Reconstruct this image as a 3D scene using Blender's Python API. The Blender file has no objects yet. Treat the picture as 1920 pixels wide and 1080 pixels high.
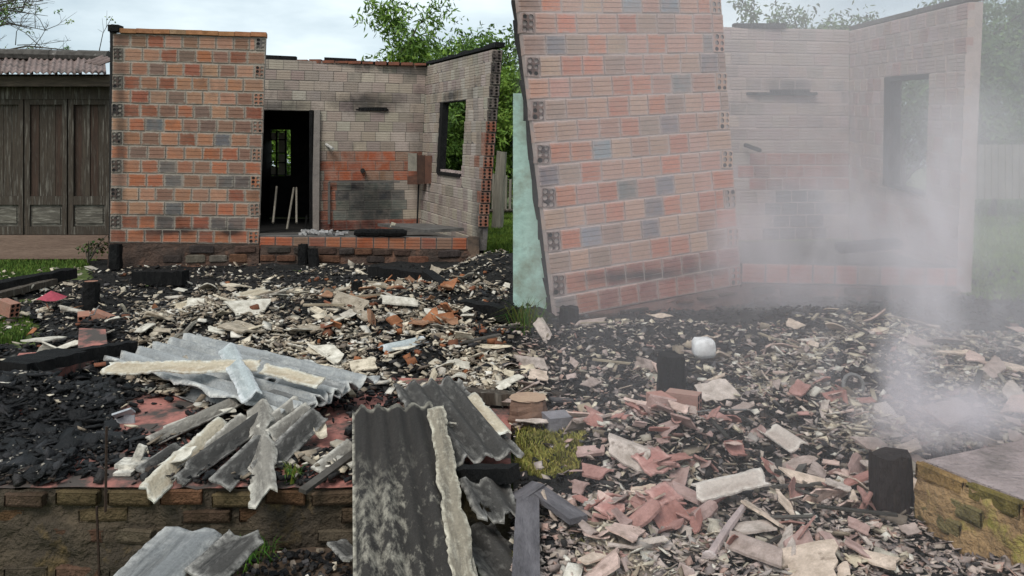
import bpy, bmesh, math, random
import numpy as np
from mathutils import Vector, Matrix, noise as mnoise

# ------------------------------------------------------------------ camera, sky, sun, exposure
S = bpy.context.scene
COL = S.collection
H = 1.05            # camera height above the burnt yard (m)
F = 1500.0          # focal length in photo pixels (1920 wide)
HOR = 310.0         # photo row of the horizon
cam = bpy.data.cameras.new("camera")
cam.sensor_width = 36.0
cam.lens = F / 1920 * 36.0
cam.shift_y = -(540 - HOR) / 1920
cam.clip_start = 0.05
cam.clip_end = 2000
co = bpy.data.objects.new("camera", cam)
co.location = (0, 0, H)
co.rotation_euler = (math.pi / 2, 0, 0)
COL.objects.link(co)
S.camera = co

SUN_EL, SUN_ROT = math.radians(52), math.radians(205)
W = bpy.data.worlds.new("World")
S.world = W
W.use_nodes = True
wt = W.node_tree
for n in list(wt.nodes):
    wt.nodes.remove(n)
def WN(t, **kw):
    n = wt.nodes.new(t)
    for k, v in kw.items():
        setattr(n, k, v)
    return n
w_out = WN('ShaderNodeOutputWorld')
w_bg = WN('ShaderNodeBackground')
w_sky = WN('ShaderNodeTexSky', sky_type='NISHITA', sun_disc=False, sun_elevation=SUN_EL, sun_rotation=SUN_ROT)
w_bg.inputs['Strength'].default_value = 0.12
w_tc = WN('ShaderNodeTexCoord')
w_map = WN('ShaderNodeMapping')
w_map.inputs['Scale'].default_value = (1.3, 1.3, 4.2)
w_n = WN('ShaderNodeTexNoise')
w_n.inputs['Scale'].default_value = 1.7
w_n.inputs['Detail'].default_value = 7
w_n.inputs['Roughness'].default_value = 0.55
w_r = WN('ShaderNodeValToRGB')
w_r.color_ramp.elements[0].position = 0.36
w_r.color_ramp.elements[0].color = (2.4, 3.05, 3.45, 1)
w_r.color_ramp.elements[1].position = 0.66
w_r.color_ramp.elements[1].color = (6.1, 6.7, 6.8, 1)
w_mix = WN('ShaderNodeMixRGB')
w_mix.inputs['Fac'].default_value = 0.86
wt.links.new(w_tc.outputs['Generated'], w_map.inputs['Vector'])
wt.links.new(w_map.outputs['Vector'], w_n.inputs['Vector'])
wt.links.new(w_n.outputs['Fac'], w_r.inputs['Fac'])
wt.links.new(w_sky.outputs['Color'], w_mix.inputs['Color1'])
wt.links.new(w_r.outputs['Color'], w_mix.inputs['Color2'])
wt.links.new(w_mix.outputs['Color'], w_bg.inputs['Color'])
wt.links.new(w_bg.outputs['Background'], w_out.inputs['Surface'])

sun = bpy.data.lights.new("sun", 'SUN')
sun.energy = 1.5
sun.angle = math.radians(25)
sun.color = (1.0, 0.96, 0.9)
so = bpy.data.objects.new("sun", sun)
# direction towards the sun, matching the sky's sun_elevation / sun_rotation
_d = Vector((math.sin(SUN_ROT) * math.cos(SUN_EL), math.cos(SUN_ROT) * math.cos(SUN_EL), math.sin(SUN_EL)))
so.rotation_euler = _d.to_track_quat('Z', 'Y').to_euler()
so.location = _d * 30
COL.objects.link(so)

S.view_settings.view_transform = 'Standard'
S.view_settings.look = 'None'
S.view_settings.exposure = 0.58
S.view_settings.gamma = 1.0
S.view_settings.use_curve_mapping = False
S.cycles.use_denoising = True
S.cycles.max_bounces = 6
S.cycles.diffuse_bounces = 3
S.cycles.volume_bounces = 3
S.cycles.transparent_max_bounces = 8

rng = random.Random(7)
nrng = np.random.default_rng(11)

# ------------------------------------------------------------------ helpers
def P(u, v, Y):
    """world point seen at photo pixel (u, v) at distance Y"""
    return Vector(((u - 960) / F * Y, Y, H - (v - HOR) / F * Y))
def G(u, v, z=0.0):
    """world point at height z seen at photo pixel (u, v)"""
    Y = F * (H - z) / (v - HOR)
    return Vector(((u - 960) / F * Y, Y, z))
def fbm(x, y, z=0.0, o=3):
    return mnoise.fractal(Vector((x, y, z)), 1.0, 2.0, o)
def lerp(a, b, t):
    return a + (b - a) * t
def srgb(r, g, b):
    f = lambda c: (c / 255 / 12.92) if c / 255 <= 0.04045 else ((c / 255 + 0.055) / 1.055) ** 2.4
    return (f(r), f(g), f(b))

def tag(o, label=None, cat=None, group=None, kind=None):
    if label: o['label'] = label
    if cat: o['category'] = cat
    if group: o['group'] = group
    if kind: o['kind'] = kind
    return o
def empty(name, loc=(0, 0, 0), label=None, cat=None, group=None, parent=None):
    o = bpy.data.objects.new(name, None)
    o.empty_display_size = 0.1
    o.location = loc
    COL.objects.link(o)
    if parent: o.parent = parent
    return tag(o, label, cat, group)
def link(name, me, mat=None, parent=None, M=None, color=None):
    """links mesh ME as an object; M is its matrix in WORLD space (parents only translate)"""
    o = bpy.data.objects.new(name, me)
    COL.objects.link(o)
    if mat and not me.materials:
        me.materials.append(mat)
    if M is None: M = Matrix.Identity(4)
    if parent:
        o.parent = parent
        off = Vector((0, 0, 0)); p = parent
        while p:
            off += p.location; p = p.parent
        M = Matrix.Translation(-off) @ M
    o.matrix_local = M
    if color: o.color = (*color, 1)
    return o

class MB:
    """collects polygons, then links them as one mesh object"""
    def __init__(s): s.v = []; s.f = []; s.c = []
    def add(s, vs, fs, col=None):
        b = len(s.v)
        s.v.extend([tuple(p) for p in vs])
        s.f.extend([tuple(i + b for i in f) for f in fs])
        s.c.extend([col or (1, 1, 1)] * len(vs))
    def hexa(s, p, col=None):
        """8 points: 0-3 front (bl br tr tl), 4-7 back"""
        s.add(p, [(0, 1, 2, 3), (5, 4, 7, 6), (4, 0, 3, 7), (1, 5, 6, 2), (3, 2, 6, 7), (4, 5, 1, 0)], col)
    def box(s, c, d, M=None, col=None):
        x, y, z = d[0] / 2, d[1] / 2, d[2] / 2
        pts = [Vector(q) for q in ((-x, -y, -z), (x, -y, -z), (x, -y, z), (-x, -y, z), (-x, y, -z), (x, y, -z), (x, y, z), (-x, y, z))]
        if M is not None: pts = [M @ q for q in pts]
        s.hexa([q + Vector(c) for q in pts], col)
    def tube(s, pts, rad, n=6, col=None, cap=True):
        pts = [Vector(p) for p in pts]
        rings = []
        for i, p in enumerate(pts):
            t = (pts[min(i + 1, len(pts) - 1)] - pts[max(i - 1, 0)]).normalized()
            a = t.cross(Vector((0, 0, 1)))
            if a.length < 0.05: a = t.cross(Vector((1, 0, 0)))
            a.normalize(); b = t.cross(a)
            r = rad[i] if isinstance(rad, (list, tuple)) else rad
            rings.append([p + (a * math.cos(k * 2 * math.pi / n) + b * math.sin(k * 2 * math.pi / n)) * r for k in range(n)])
        vs = [q for r in rings for q in r]
        fs = []
        for i in range(len(pts) - 1):
            for k in range(n):
                k2 = (k + 1) % n
                fs.append((i * n + k, i * n + k2, (i + 1) * n + k2, (i + 1) * n + k))
        if cap:
            fs.append(tuple(range(n))[::-1]); fs.append(tuple((len(pts) - 1) * n + k for k in range(n)))
        s.add(vs, fs, col)
    def mesh(s, name):
        me = bpy.data.meshes.new(name)
        me.from_pydata(s.v, [], s.f)
        ca = me.color_attributes.new('tint', 'FLOAT_COLOR', 'POINT')
        arr = np.ones((len(s.v), 4), dtype=np.float32)
        if s.c: arr[:, :3] = np.array(s.c, dtype=np.float32)
        ca.data.foreach_set('color', arr.ravel())
        me.update()
        return me
    def build(s, name, mat, parent=None, M=None, smooth=False, color=None):
        me = s.mesh(name)
        if smooth: me.shade_smooth()
        return link(name, me, mat, parent, M, color)

def np_mesh(name, V, Fq, mat, tint=None, parent=None):
    """V (n,3) verts, Fq (m,k) faces of one size k"""
    me = bpy.data.meshes.new(name)
    k = Fq.shape[1]; m = Fq.shape[0]
    me.vertices.add(len(V)); me.vertices.foreach_set('co', np.asarray(V, dtype=np.float32).ravel())
    me.loops.add(m * k); me.loops.foreach_set('vertex_index', np.asarray(Fq, dtype=np.int32).ravel())
    me.polygons.add(m); me.polygons.foreach_set('loop_start', np.arange(0, m * k, k, dtype=np.int32))
    me.update(calc_edges=True)
    ca = me.color_attributes.new('tint', 'FLOAT_COLOR', 'POINT')
    arr = np.ones((len(V), 4), dtype=np.float32)
    if tint is not None: arr[:, :3] = tint
    ca.data.foreach_set('color', arr.ravel())
    return link(name, me, mat, parent)

# ------------------------------------------------------------------ materials
class NT:
    def __init__(s, name, rough=0.9):
        s.m = bpy.data.materials.new(name); s.m.use_nodes = True
        s.t = s.m.node_tree
        s.bsdf = s.t.nodes['Principled BSDF']
        s.bsdf.inputs['Roughness'].default_value = rough
        s.bsdf.inputs['Specular IOR Level'].default_value = 0.25
    def n(s, t, ins=None, **kw):
        n = s.t.nodes.new(t)
        for k, v in kw.items(): setattr(n, k, v)
        for k, v in (ins or {}).items(): s.set(n.inputs[k], v)
        return n
    def set(s, inp, v):
        if isinstance(v, bpy.types.NodeSocket): s.t.links.new(v, inp)
        elif isinstance(v, (tuple, list)) and inp.type == 'RGBA': inp.default_value = (*v[:3], 1)
        else: inp.default_value = v
    def mix(s, f, a, b, mode='MIX'):
        return s.n('ShaderNodeMixRGB', {'Fac': f, 'Color1': a, 'Color2': b}, blend_type=mode).outputs[0]
    def math(s, op, a, b=0.0, clamp=False):
        return s.n('ShaderNodeMath', {0: a, 1: b}, operation=op, use_clamp=clamp).outputs[0]
    def pos(s): return s.n('ShaderNodeNewGeometry').outputs['Position']
    def obj(s): return s.n('ShaderNodeTexCoord').outputs['Object']
    def gen(s): return s.n('ShaderNodeTexCoord').outputs['Generated']
    def noise(s, vec, scale, det=5, rough=0.6, dist=0.0):
        return s.n('ShaderNodeTexNoise', {'Vector': vec, 'Scale': scale, 'Detail': det, 'Roughness': rough, 'Distortion': dist}).outputs['Fac']
    def scalev(s, vec, sc):
        return s.n('ShaderNodeMapping', {'Vector': vec, 'Scale': sc}).outputs[0]
    def ramp(s, f, lo, hi, a=0.0, b=1.0):
        return s.n('ShaderNodeMapRange', {'Value': f, 'From Min': lo, 'From Max': hi, 'To Min': a, 'To Max': b}).outputs[0]
    def ocol(s): return s.n('ShaderNodeObjectInfo').outputs['Color']
    def tint(s): return s.n('ShaderNodeAttribute', attribute_name='tint').outputs['Color']
    def bump(s, h, strength=0.5, dist=0.01):
        b = s.n('ShaderNodeBump', {'Height': h, 'Strength': strength, 'Distance': dist})
        s.t.links.new(b.outputs[0], s.bsdf.inputs['Normal'])
    def out(s, col): s.set(s.bsdf.inputs['Base Color'], col); return s.m

def mat_brick(name, joined=False, patch=(0.25, 0.16, 0.12), pamt=0.5, mortar=(0.37, 0.325, 0.27), smear=0.7, soot=0.5, ash=0.0, spots=()):
    k = NT(name, 0.92)
    c = k.tint() if joined else k.ocol()
    p = k.pos()
    n1 = k.noise(p, 7, 6, .7); n2 = k.noise(p, 60, 4); n3 = k.noise(p, 2.2, 6, 0.65)
    c = k.mix(0.75, c, k.mix(n2, (0.55, 0.55, 0.55), (1.4, 1.4, 1.4)), 'MULTIPLY')
    c = k.mix(k.math('MULTIPLY', k.ramp(n1, 0.42, 0.68), pamt), c, patch)
    if not joined:
        g = k.n('ShaderNodeSeparateXYZ', {0: k.gen()})
        ex = k.math('MULTIPLY', k.math('MINIMUM', g.outputs[0], k.math('SUBTRACT', 1.0, g.outputs[0])), 0.18)
        ez = k.math('MULTIPLY', k.math('MINIMUM', g.outputs[2], k.math('SUBTRACT', 1.0, g.outputs[2])), 0.14)
        e = k.math('MINIMUM', ex, ez)
        n4 = k.noise(p, 26, 5, 0.7)
        edge = k.ramp(k.math('ADD', e, k.math('MULTIPLY', k.math('SUBTRACT', n4, 0.5), 0.06)), 0.001, 0.017, 1.0, 0.0)
        c = k.mix(k.math('MULTIPLY', edge, smear), c, mortar)
    if ash:
        c = k.mix(k.math('MULTIPLY', k.ramp(n3, 0.3, 0.6), ash), c, (0.42, 0.38, 0.36))
    c = k.mix(k.math('MULTIPLY', k.ramp(n3, 0.56, 0.72), soot), c, (0.035, 0.032, 0.03))
    for (sx, sy, sz, rx, ry, rz, amt) in spots:      # soot stains left where things burned
        sub = k.n('ShaderNodeVectorMath', {0: p, 1: (sx, sy, sz)}, operation='SUBTRACT').outputs[0]
        dv = k.n('ShaderNodeVectorMath', {0: sub, 1: (1 / rx, 1 / ry, 1 / rz)}, operation='MULTIPLY').outputs[0]
        ln = k.n('ShaderNodeVectorMath', {0: dv}, operation='LENGTH').outputs['Value']
        ln = k.math('ADD', ln, k.math('MULTIPLY', k.math('SUBTRACT', k.noise(p, 5, 6, .7), .5), 1.3))
        c = k.mix(k.math('MULTIPLY', k.ramp(ln, 1.0, .25), amt), c, (0.022, 0.021, 0.021))
    k.bump(k.math('ADD', n2, k.math('MULTIPLY', n1, 1.5)), 0.5, 0.006)
    return k.out(c)

def mat_noise(name, a, b, scale=6, rough=0.9, det=6, c3=None, s3=2.0, lo3=0.55, hi3=0.7, bump=0.4, bd=0.01, stretch=None, use=None, coords='pos', spec=0.25):
    """two colours blended by noise, a third in larger patches; use='obj'/'tint' multiplies a per-object / per-vertex colour in"""
    k = NT(name, rough)
    k.bsdf.inputs['Specular IOR Level'].default_value = spec
    p = k.pos() if coords == 'pos' else k.obj()
    if stretch: p = k.scalev(p, stretch)
    n1 = k.noise(p, scale, det, 0.62); n2 = k.noise(p, scale * 7, 4)
    c = k.mix(k.ramp(n1, 0.3, 0.7), a, b)
    c = k.mix(0.6, c, k.mix(n2, (0.5, 0.5, 0.5), (1.5, 1.5, 1.5)), 'MULTIPLY')
    if c3 is not None:
        c = k.mix(k.ramp(k.noise(p, s3, 6, 0.65), lo3, hi3), c, c3)
    if use == 'obj': c = k.mix(1.0, c, k.ocol(), 'MULTIPLY')
    if use == 'tint': c = k.mix(1.0, c, k.tint(), 'MULTIPLY')
    k.bump(k.math('ADD', n2, k.math('MULTIPLY', n1, 2)), bump, bd)
    return k.out(c)

def mat_sheet(name, base, light, dark, dark_amt=0.5, light_amt=0.5, sc=1.0, band=None):
    """weathered corrugated fibre cement: streaks along the sheet, pale lichen, soot"""
    k = NT(name, 0.88)
    o = k.obj()
    st = k.scalev(o, (0.7, 9.0, 0.2)); o2 = k.scalev(o, (0.35, 1.0, 0.25))
    streak = k.noise(st, 3 * sc, 6, 0.7); n1 = k.noise(o2, 42 * sc, 9, 0.75); n2 = k.noise(o, 90, 4); big = k.noise(o2, 5 * sc, 5, 0.6)
    c = k.mix(k.ramp(streak, 0.3, 0.7), base, tuple(x * 0.62 for x in base))
    if band:
        bx = k.n('ShaderNodeSeparateXYZ', {0: o}).outputs[0]
        light_amt = k.math('MULTIPLY', k.ramp(k.math('ADD', bx, k.math('MULTIPLY', k.math('SUBTRACT', streak, .5), 1.2)), band[0], band[1]), light_amt)
    c = k.mix(k.math('MULTIPLY', k.ramp(k.math('ADD', k.math('MULTIPLY', n1, 0.6), k.math('MULTIPLY', big, 0.5)), 0.55, 0.68), light_amt), c, light)
    c = k.mix(k.math('MULTIPLY', k.ramp(k.math('ADD', k.math('MULTIPLY', streak, 0.5), k.math('MULTIPLY', big, 0.6)), 0.54, 0.68), dark_amt), c, dark)
    c = k.mix(0.5, c, k.mix(n2, (0.3, 0.3, 0.3), (1.7, 1.7, 1.7)), 'MULTIPLY')
    ed = k.math('MULTIPLY', k.tint(), k.ramp(k.noise(o, 26, 6, .7), .38, .62))
    c = k.mix(ed, c, tuple(min(.8, x * 1.25) for x in light))
    k.bump(k.math('ADD', n2, n1), 0.7, 0.008)
    return k.out(c)

def spot(u, v, Y, ru, rv, amt, dep=.5):
    q = P(u, v, Y); return (q.x, q.y, q.z, ru / F * Y, dep, rv / F * Y, amt)
M_BRICK = mat_brick('fired_clay_brick', spots=[spot(330, 433, 8.6, 90, 12, .9), spot(430, 436, 8.7, 40, 12, .9), spot(225, 250, 8.5, 14, 260, .6), spot(300, 408, 8.6, 60, 16, .5)])
M_BRICK_LOW = mat_brick('clean_orange_brick', smear=0.2, soot=0.3)
ASH_SPOTS = [spot(690, 192, 11.9, 85, 26, .75), spot(530, 200, 11.8, 85, 16, .6), spot(690, 385, 11.9, 70, 55, .75), spot(790, 290, 11.8, 30, 130, .6), spot(640, 425, 11.9, 120, 14, .6), spot(600, 330, 11.8, 14, 120, .5), spot(650, 112, 11.9, 170, 10, .6)]
M_BRICK_ASH = mat_brick('ash_greyed_brick', patch=(.34, .28, .23), mortar=(0.3, 0.26, 0.22), smear=0.3, soot=0.5, spots=ASH_SPOTS)
M_BRICK_JOIN = mat_brick('ash_greyed_brick_far', joined=True, patch=(.37, .31, .265), soot=0.4, spots=[spot(880, 95, 9.9, 60, 14, .8, 2.5), spot(905, 420, 9.2, 20, 60, .9, .6), spot(845, 180, 10.6, 32, 16, .8, 1.5), spot(1490, 400, 9.35, 75, 75, .95), spot(1480, 160, 9.35, 60, 20, .7), spot(1690, 350, 8, 40, 22, .5, 1)])
M_BRICK_PALE = mat_brick('haze_tinted_brick', patch=(.42, .25, .19), mortar=(0.45, 0.35, 0.32), smear=0.6, soot=0.2, spots=[spot(1190, 516, 6, 150, 16, .9), spot(1330, 505, 6.2, 60, 20, .7)])  # pale pink wash of the smoke haze put into the brick colour
M_MORTAR = mat_noise('mortar', (0.37, 0.325, 0.27), (0.23, 0.2, 0.17), 9, c3=(0.10, 0.09, 0.08), s3=1.6, lo3=0.6, hi3=0.8)
M_MORTAR_DARK = mat_noise('sooty_mortar', (0.14, 0.125, 0.115), (0.08, 0.075, 0.07), 9)
M_MORTAR_ASH = mat_noise('ashy_mortar', (0.10, 0.09, 0.08), (0.17, 0.15, 0.14), 9)
M_MORTAR_PALE = mat_noise('pale_mortar', (0.44, 0.35, 0.32), (0.34, 0.27, 0.25), 9)
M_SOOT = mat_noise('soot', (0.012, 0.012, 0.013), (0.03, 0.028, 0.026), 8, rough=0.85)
M_CHAR = mat_noise('charred_wood', (0.006, 0.006, 0.007), (0.02, 0.019, 0.018), 7, rough=0.75, c3=(0.07, 0.066, 0.062), s3=9, lo3=0.66, hi3=0.8, stretch=(5, 5, 1.5), coords='obj', bump=1.0, bd=0.03, spec=0.2)
M_COAL = mat_noise('charcoal', (0.004, 0.004, 0.005), (0.014, 0.0135, 0.014), 14, rough=0.62, c3=(0.09, 0.085, 0.08), s3=11, lo3=0.68, hi3=0.8, bump=0.9, bd=0.01, spec=0.3, use='tint')
M_BURNT = mat_noise('burnt_soil', (0.008, 0.0075, 0.007), (0.025, 0.023, 0.021), 10, c3=(0.14, 0.13, 0.115), s3=13, lo3=0.6, hi3=0.72, bump=1.0, bd=0.03)
M_PLINTH = mat_noise('dirty_plinth_stone', (0.10, 0.062, 0.046), (0.05, 0.038, 0.032), 5, c3=(0.17, 0.09, 0.06), s3=4, lo3=0.55, hi3=0.65, bump=1.0, bd=0.02)
M_WOOD = mat_noise('weathered_dark_wood', (0.085, 0.066, 0.05), (0.022, 0.018, 0.015), 3, c3=(0.24, 0.215, 0.18), s3=3, lo3=0.52, hi3=0.72, stretch=(14, 14, 1.0), bump=0.5, bd=0.006)
M_WOOD_PALE = mat_noise('weathered_pale_wood', (0.15, 0.135, 0.11), (0.06, 0.052, 0.044), 3, c3=(0.27, 0.25, 0.21), s3=4, lo3=0.5, hi3=0.7, stretch=(2.0, 14, 14), bump=0.5, bd=0.006)
M_WOOD_RED = mat_noise('weathered_reddish_wood', (0.085, 0.052, 0.038), (0.022, 0.017, 0.014), 3, c3=(0.17, 0.14, 0.11), s3=3, lo3=0.55, hi3=0.75, stretch=(14, 14, 1.0), bump=0.5, bd=0.006)
M_WOOD_GREY = mat_noise('silvered_wood', (0.30, 0.27, 0.22), (0.16, 0.14, 0.115), 3, stretch=(14, 14, 1.0), bump=0.7, bd=0.01)
M_PINKSOIL = mat_noise('bare_pink_footing', (0.24, 0.165, 0.125), (0.16, 0.105, 0.08), 3, stretch=(1, 1, 6))
M_ROOFSHEET = mat_noise('old_roof_sheet', (0.27, 0.20, 0.18), (0.12, 0.09, 0.08), 6, c3=(0.06, 0.055, 0.05), s3=3, bump=0.5)
M_FLOOR = mat_noise('red_painted_floor', (0.45, 0.18, 0.145), (0.28, 0.12, 0.10), 8, c3=(0.075, 0.062, 0.055), s3=6, lo3=0.43, hi3=0.57, bump=0.5, bd=0.006)
M_RETAIN = mat_noise('mossy_old_render', (0.105, 0.078, 0.052), (0.04, 0.033, 0.026), 5, c3=(0.17, 0.115, 0.05), s3=5, lo3=0.58, hi3=0.72, bump=1.0, bd=0.025)
M_RETBRICK = mat_noise('damp_solid_brick', (1.0, 1.0, 1.0), (0.4, 0.38, 0.36), 13, use='obj', c3=(0.45, 0.45, 0.4), s3=9, lo3=0.5, hi3=0.62, bump=1.0, bd=.015)
M_SHARD = mat_noise('broken_fibre_cement', (1.0, 0.97, 0.92), (0.5, 0.47, 0.42), 24, use='obj', c3=(0.36, 0.33, 0.29), s3=16, lo3=0.57, hi3=0.68, coords='pos')
M_SHARD_T = mat_noise('fibre_cement_chips', (1.0, 0.97, 0.92), (0.6, 0.56, 0.5), 30, use='tint')
M_TILE = mat_noise('terracotta_tile', (1.0, 1.0, 1.0), (0.55, 0.5, 0.48), 16, use='obj', c3=(0.35, 0.3, 0.28), s3=6, lo3=0.58, hi3=0.72)
M_GRASS = mat_noise('grass_blades', (0.09, 0.14, 0.025), (0.05, 0.085, 0.02), 2.5, use='tint', bump=0.0)
M_LEAF = mat_noise('tree_leaves', (0.10, 0.155, 0.035), (0.055, 0.10, 0.022), 1.2, use='tint', bump=0.0, rough=0.6)
M_BARK = mat_noise('grey_bark', (0.12, 0.10, 0.08), (0.05, 0.045, 0.035), 6, bump=0.6)
M_MINT = mat_noise('mint_green_render', (0.42, 0.58, 0.51), (0.36, 0.52, 0.46), 3, c3=(0.20, 0.19, 0.13), s3=4, lo3=0.47, hi3=0.75, bump=0.5)
M_METAL = mat_noise('burnt_metal', (0.22, 0.21, 0.2), (0.10, 0.095, 0.09), 20, rough=0.5, spec=0.5)
M_WHITE = mat_noise('white_plastic', (0.8, 0.79, 0.78), (0.66, 0.63, 0.62), 8, rough=0.6, c3=(.4, .37, .36), s3=9, lo3=.58, hi3=.8, bump=0.2)
M_CREAM = mat_noise('cream_window_leaf', (0.5, 0.46, 0.36), (0.4, 0.36, 0.28), 8)
M_RUST = mat_noise('rusty_rod', (0.05, 0.03, 0.02), (0.03, 0.02, 0.016), 20)
M_PINK = mat_noise('pink_cloth', (0.42, 0.07, 0.10), (0.3, 0.06, 0.08), 8)

# ------------------------------------------------------------------ ground
def ground_z(x, y):
    if x < 0 and y < 2.75: return -0.46
    return -0.06 + 0.004 * max(0, min(y - 9, 40)) if y > 9 else -0.06
def mk_ground():
    xs = sorted(set([-400, -150, -60, -30, -15, -8, -5, -3, -2, -1, -0.5, -0.012, -0.006, 0.5, 1, 2, 3, 4, 5, 8, 12, 20, 40, 80, 160, 400]))
    ys = sorted(set([-60, -20, -5, 0, 1, 2, 2.745, 2.755, 3, 4, 5, 6, 7, 8, 9, 12, 16, 20, 30, 45, 49, 80, 160, 400, 900]))
    vs = [(x, y, ground_z(x, y)) for y in ys for x in xs]
    nx = len(xs)
    fs = [(j * nx + i, j * nx + i + 1, (j + 1) * nx + i + 1, (j + 1) * nx + i) for j in range(len(ys) - 1) for i in range(nx - 1)]
    b = MB(); b.add(vs, fs)
    m = mat_noise('grassy_soil', (0.10, 0.13, 0.035), (0.06, 0.085, 0.025), 1.2, c3=(0.12, 0.10, 0.06), s3=0.8, lo3=0.58, hi3=0.75, bump=0.8, bd=0.04)
    tag(b.build('ground', m), 'grassy yard ground running back under both ruins', 'ground', kind='structure')
mk_ground()

def in_poly(u, v, poly):
    r = False; j = len(poly) - 1
    for i in range(len(poly)):
        a, b = poly[i], poly[j]
        if (a[1] > v) != (b[1] > v) and u < (b[0] - a[0]) * (v - a[1]) / (b[1] - a[1]) + a[0]: r = not r
        j = i
    return r

# heaped debris: heights in metres over the yard
MOUNDS = [  # x, y, rx, ry, h
    (-1.6, 5.2, 1.6, 1.2, 0.10), (-0.7, 6.2, 1.2, 1.0, 0.08), (-2.05, 3.35, 0.75, 0.33, 0.10), (-0.45, 4.6, 0.7, 0.7, 0.06),
    (-0.1, 7.8, 0.7, 0.8, 0.14), (0.55, 2.95, 0.5, 0.35, 0.07), (1.25, 3.4, 0.6, 0.5, 0.06), (1.9, 4.2, 0.7, 0.9, 0.09), (0.9, 4.9, 0.8, 0.6, 0.05), (2.2, 5.4, 0.9, 0.7, 0.06)]
def debris_z(x, y):
    b = -0.035 + 0.035 * fbm(x * 2.1, y * 2.1, 3.1) + 0.02 * fbm(x * 7, y * 7, 1.7)
    for mx, my, rx, ry, hh in MOUNDS:
        d = ((x - mx) / rx) ** 2 + ((y - my) / ry) ** 2
        if d < 1: b += hh * (1 - d) ** 2 * 1.6
    return b
def mk_burnt():
    nx, ny = 190, 190
    x0, x1, y0, y1 = -5.2, 4.4, 1.85, 9.3
    vs = []
    for j in range(ny + 1):
        y = y0 + (y1 - y0) * (j / ny) ** 1.35
        for i in range(nx + 1):
            x = x0 + (x1 - x0) * i / nx
            z = debris_z(x, y)
            vs.append((x, y, z))
    fs = []
    for j in range(ny):
        for i in range(nx):
            cx, cy = vs[j * (nx + 1) + i][0], vs[j * (nx + 1) + i][1]
            if cy < 2.66 and cx < 0.0: continue
            if cx < 0.0 and cy < 3.75: continue          # the floor slab lies here
            u = 960 + F * cx / cy; v = HOR + F * H / cy
            e = 14 * fbm(cx * 3, cy * 3, 9)
            if u < 165 + e and v < 528 - u * 0.05 + e: continue                     # grass by the old house
            if u < 62 + e and 592 < v < 640 + e: continue
            fs.append((j * (nx + 1) + i, j * (nx + 1) + i + 1, (j + 1) * (nx + 1) + i + 1, (j + 1) * (nx + 1) + i))
    b = MB(); b.add(vs, fs)
    o = b.build('burnt_ground', M_BURNT, smooth=True)
    tag(o, 'blackened ashy ground heaped between the two ruins', 'ground', kind='structure')
mk_burnt()

# ------------------------------------------------------------------ bricks and walls
def grooved_brick(L, h, D, name='brick', grooves=3):
    prof = [(0.004, -h / 2), (0, -h / 2 + 0.004)]
    for g in range(grooves):
        z = -h / 2 + h * (g + 1) / (grooves + 1)
        prof += [(0, z - 0.0028), (0.008, z), (0, z + 0.0028)]
    prof += [(0, h / 2 - 0.004), (0.004, h / 2), (D, h / 2), (D, -h / 2)]
    n = len(prof)
    vs = [(-L / 2, y, z) for y, z in prof] + [(L / 2, y, z) for y, z in prof]
    fs = [(i, (i + 1) % n, n + (i + 1) % n, n + i)[::-1] for i in range(n)] + [tuple(range(n)), tuple(range(n, 2 * n))[::-1]]
    return vs, fs
HOLE_FACES = set()
def holed_brick(w, h, D, dep=0.07, seed=None):
    """end of a hollow brick, six round holes facing -y"""
    vs, fs = [], []
    cols, rows = 2, 3
    RV = random.Random(seed); dep0 = dep
    cw, ch = w / cols, h / rows
    for i in range(cols):
        for j in range(rows):
            cx, cz = -w / 2 + cw * (i + .5), -h / 2 + ch * (j + .5)
            r = min(cw, ch) * (0.41 if seed is None else RV.uniform(.34, .43)); dep = dep0 if seed is None or RV.random() < .82 else .006
            b = len(vs); n = 8; f0 = len(fs)
            for k in range(n):
                a = 2 * math.pi * (k + .5) / n
                c, s_ = math.cos(a), math.sin(a)
                m = max(abs(c) / (cw / 2), abs(s_) / (ch / 2))
                ox, oz = c / m, s_ / m
                # push to the cell's corner
                if abs(abs(ox) - cw / 2) < 1e-6 and abs(oz) > ch * 0.15: oz = math.copysign(ch / 2, oz)
                if abs(abs(oz) - ch / 2) < 1e-6 and abs(ox) > cw * 0.15: ox = math.copysign(cw / 2, ox)
                vs.append((cx + ox, 0, cz + oz))
            for k in range(n):
                a = 2 * math.pi * (k + .5) / n
                vs.append((cx + r * math.cos(a), 0, cz + r * math.sin(a)))
            for k in range(n):
                a = 2 * math.pi * (k + .5) / n
                vs.append((cx + r * math.cos(a), dep, cz + r * math.sin(a)))
            for k in range(n):
                k2 = (k + 1) % n
                fs.append((b + k, b + n + k, b + n + k2, b + k2)[::-1])
                fs.append((b + n + k, b + 2 * n + k, b + 2 * n + k2, b + n + k2)[::-1])
            fs.append(tuple(b + 2 * n + k for k in range(n)))
            HOLE_FACES.update(range(len(fs) - 1, len(fs)))
            HOLE_FACES.update(range(f0 + 1, f0 + 2 * n, 2))
    b = len(vs)
    x, z = w / 2, h / 2
    vs += [(-x, 0, -z), (x, 0, -z), (x, 0, z), (-x, 0, z), (-x, D, -z), (x, D, -z), (x, D, z), (-x, D, z)]
    fs += [(b + 5, b + 4, b + 7, b + 6), (b + 4, b, b + 3, b + 7), (b + 1, b + 5, b + 6, b + 2), (b + 3, b + 2, b + 6, b + 7), (b + 4, b + 5, b + 1, b)]
    return vs, fs
def blacken_holes(me):
    me.materials.append(M_SOOT)  # soot black inside the holes also stands in for their deep shade
    for i in HOLE_FACES: me.polygons[i].material_index = 1
def mesh_of(vf, name):
    me = bpy.data.meshes.new(name); me.from_pydata(vf[0], [], vf[1]); me.update(); return me

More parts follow.
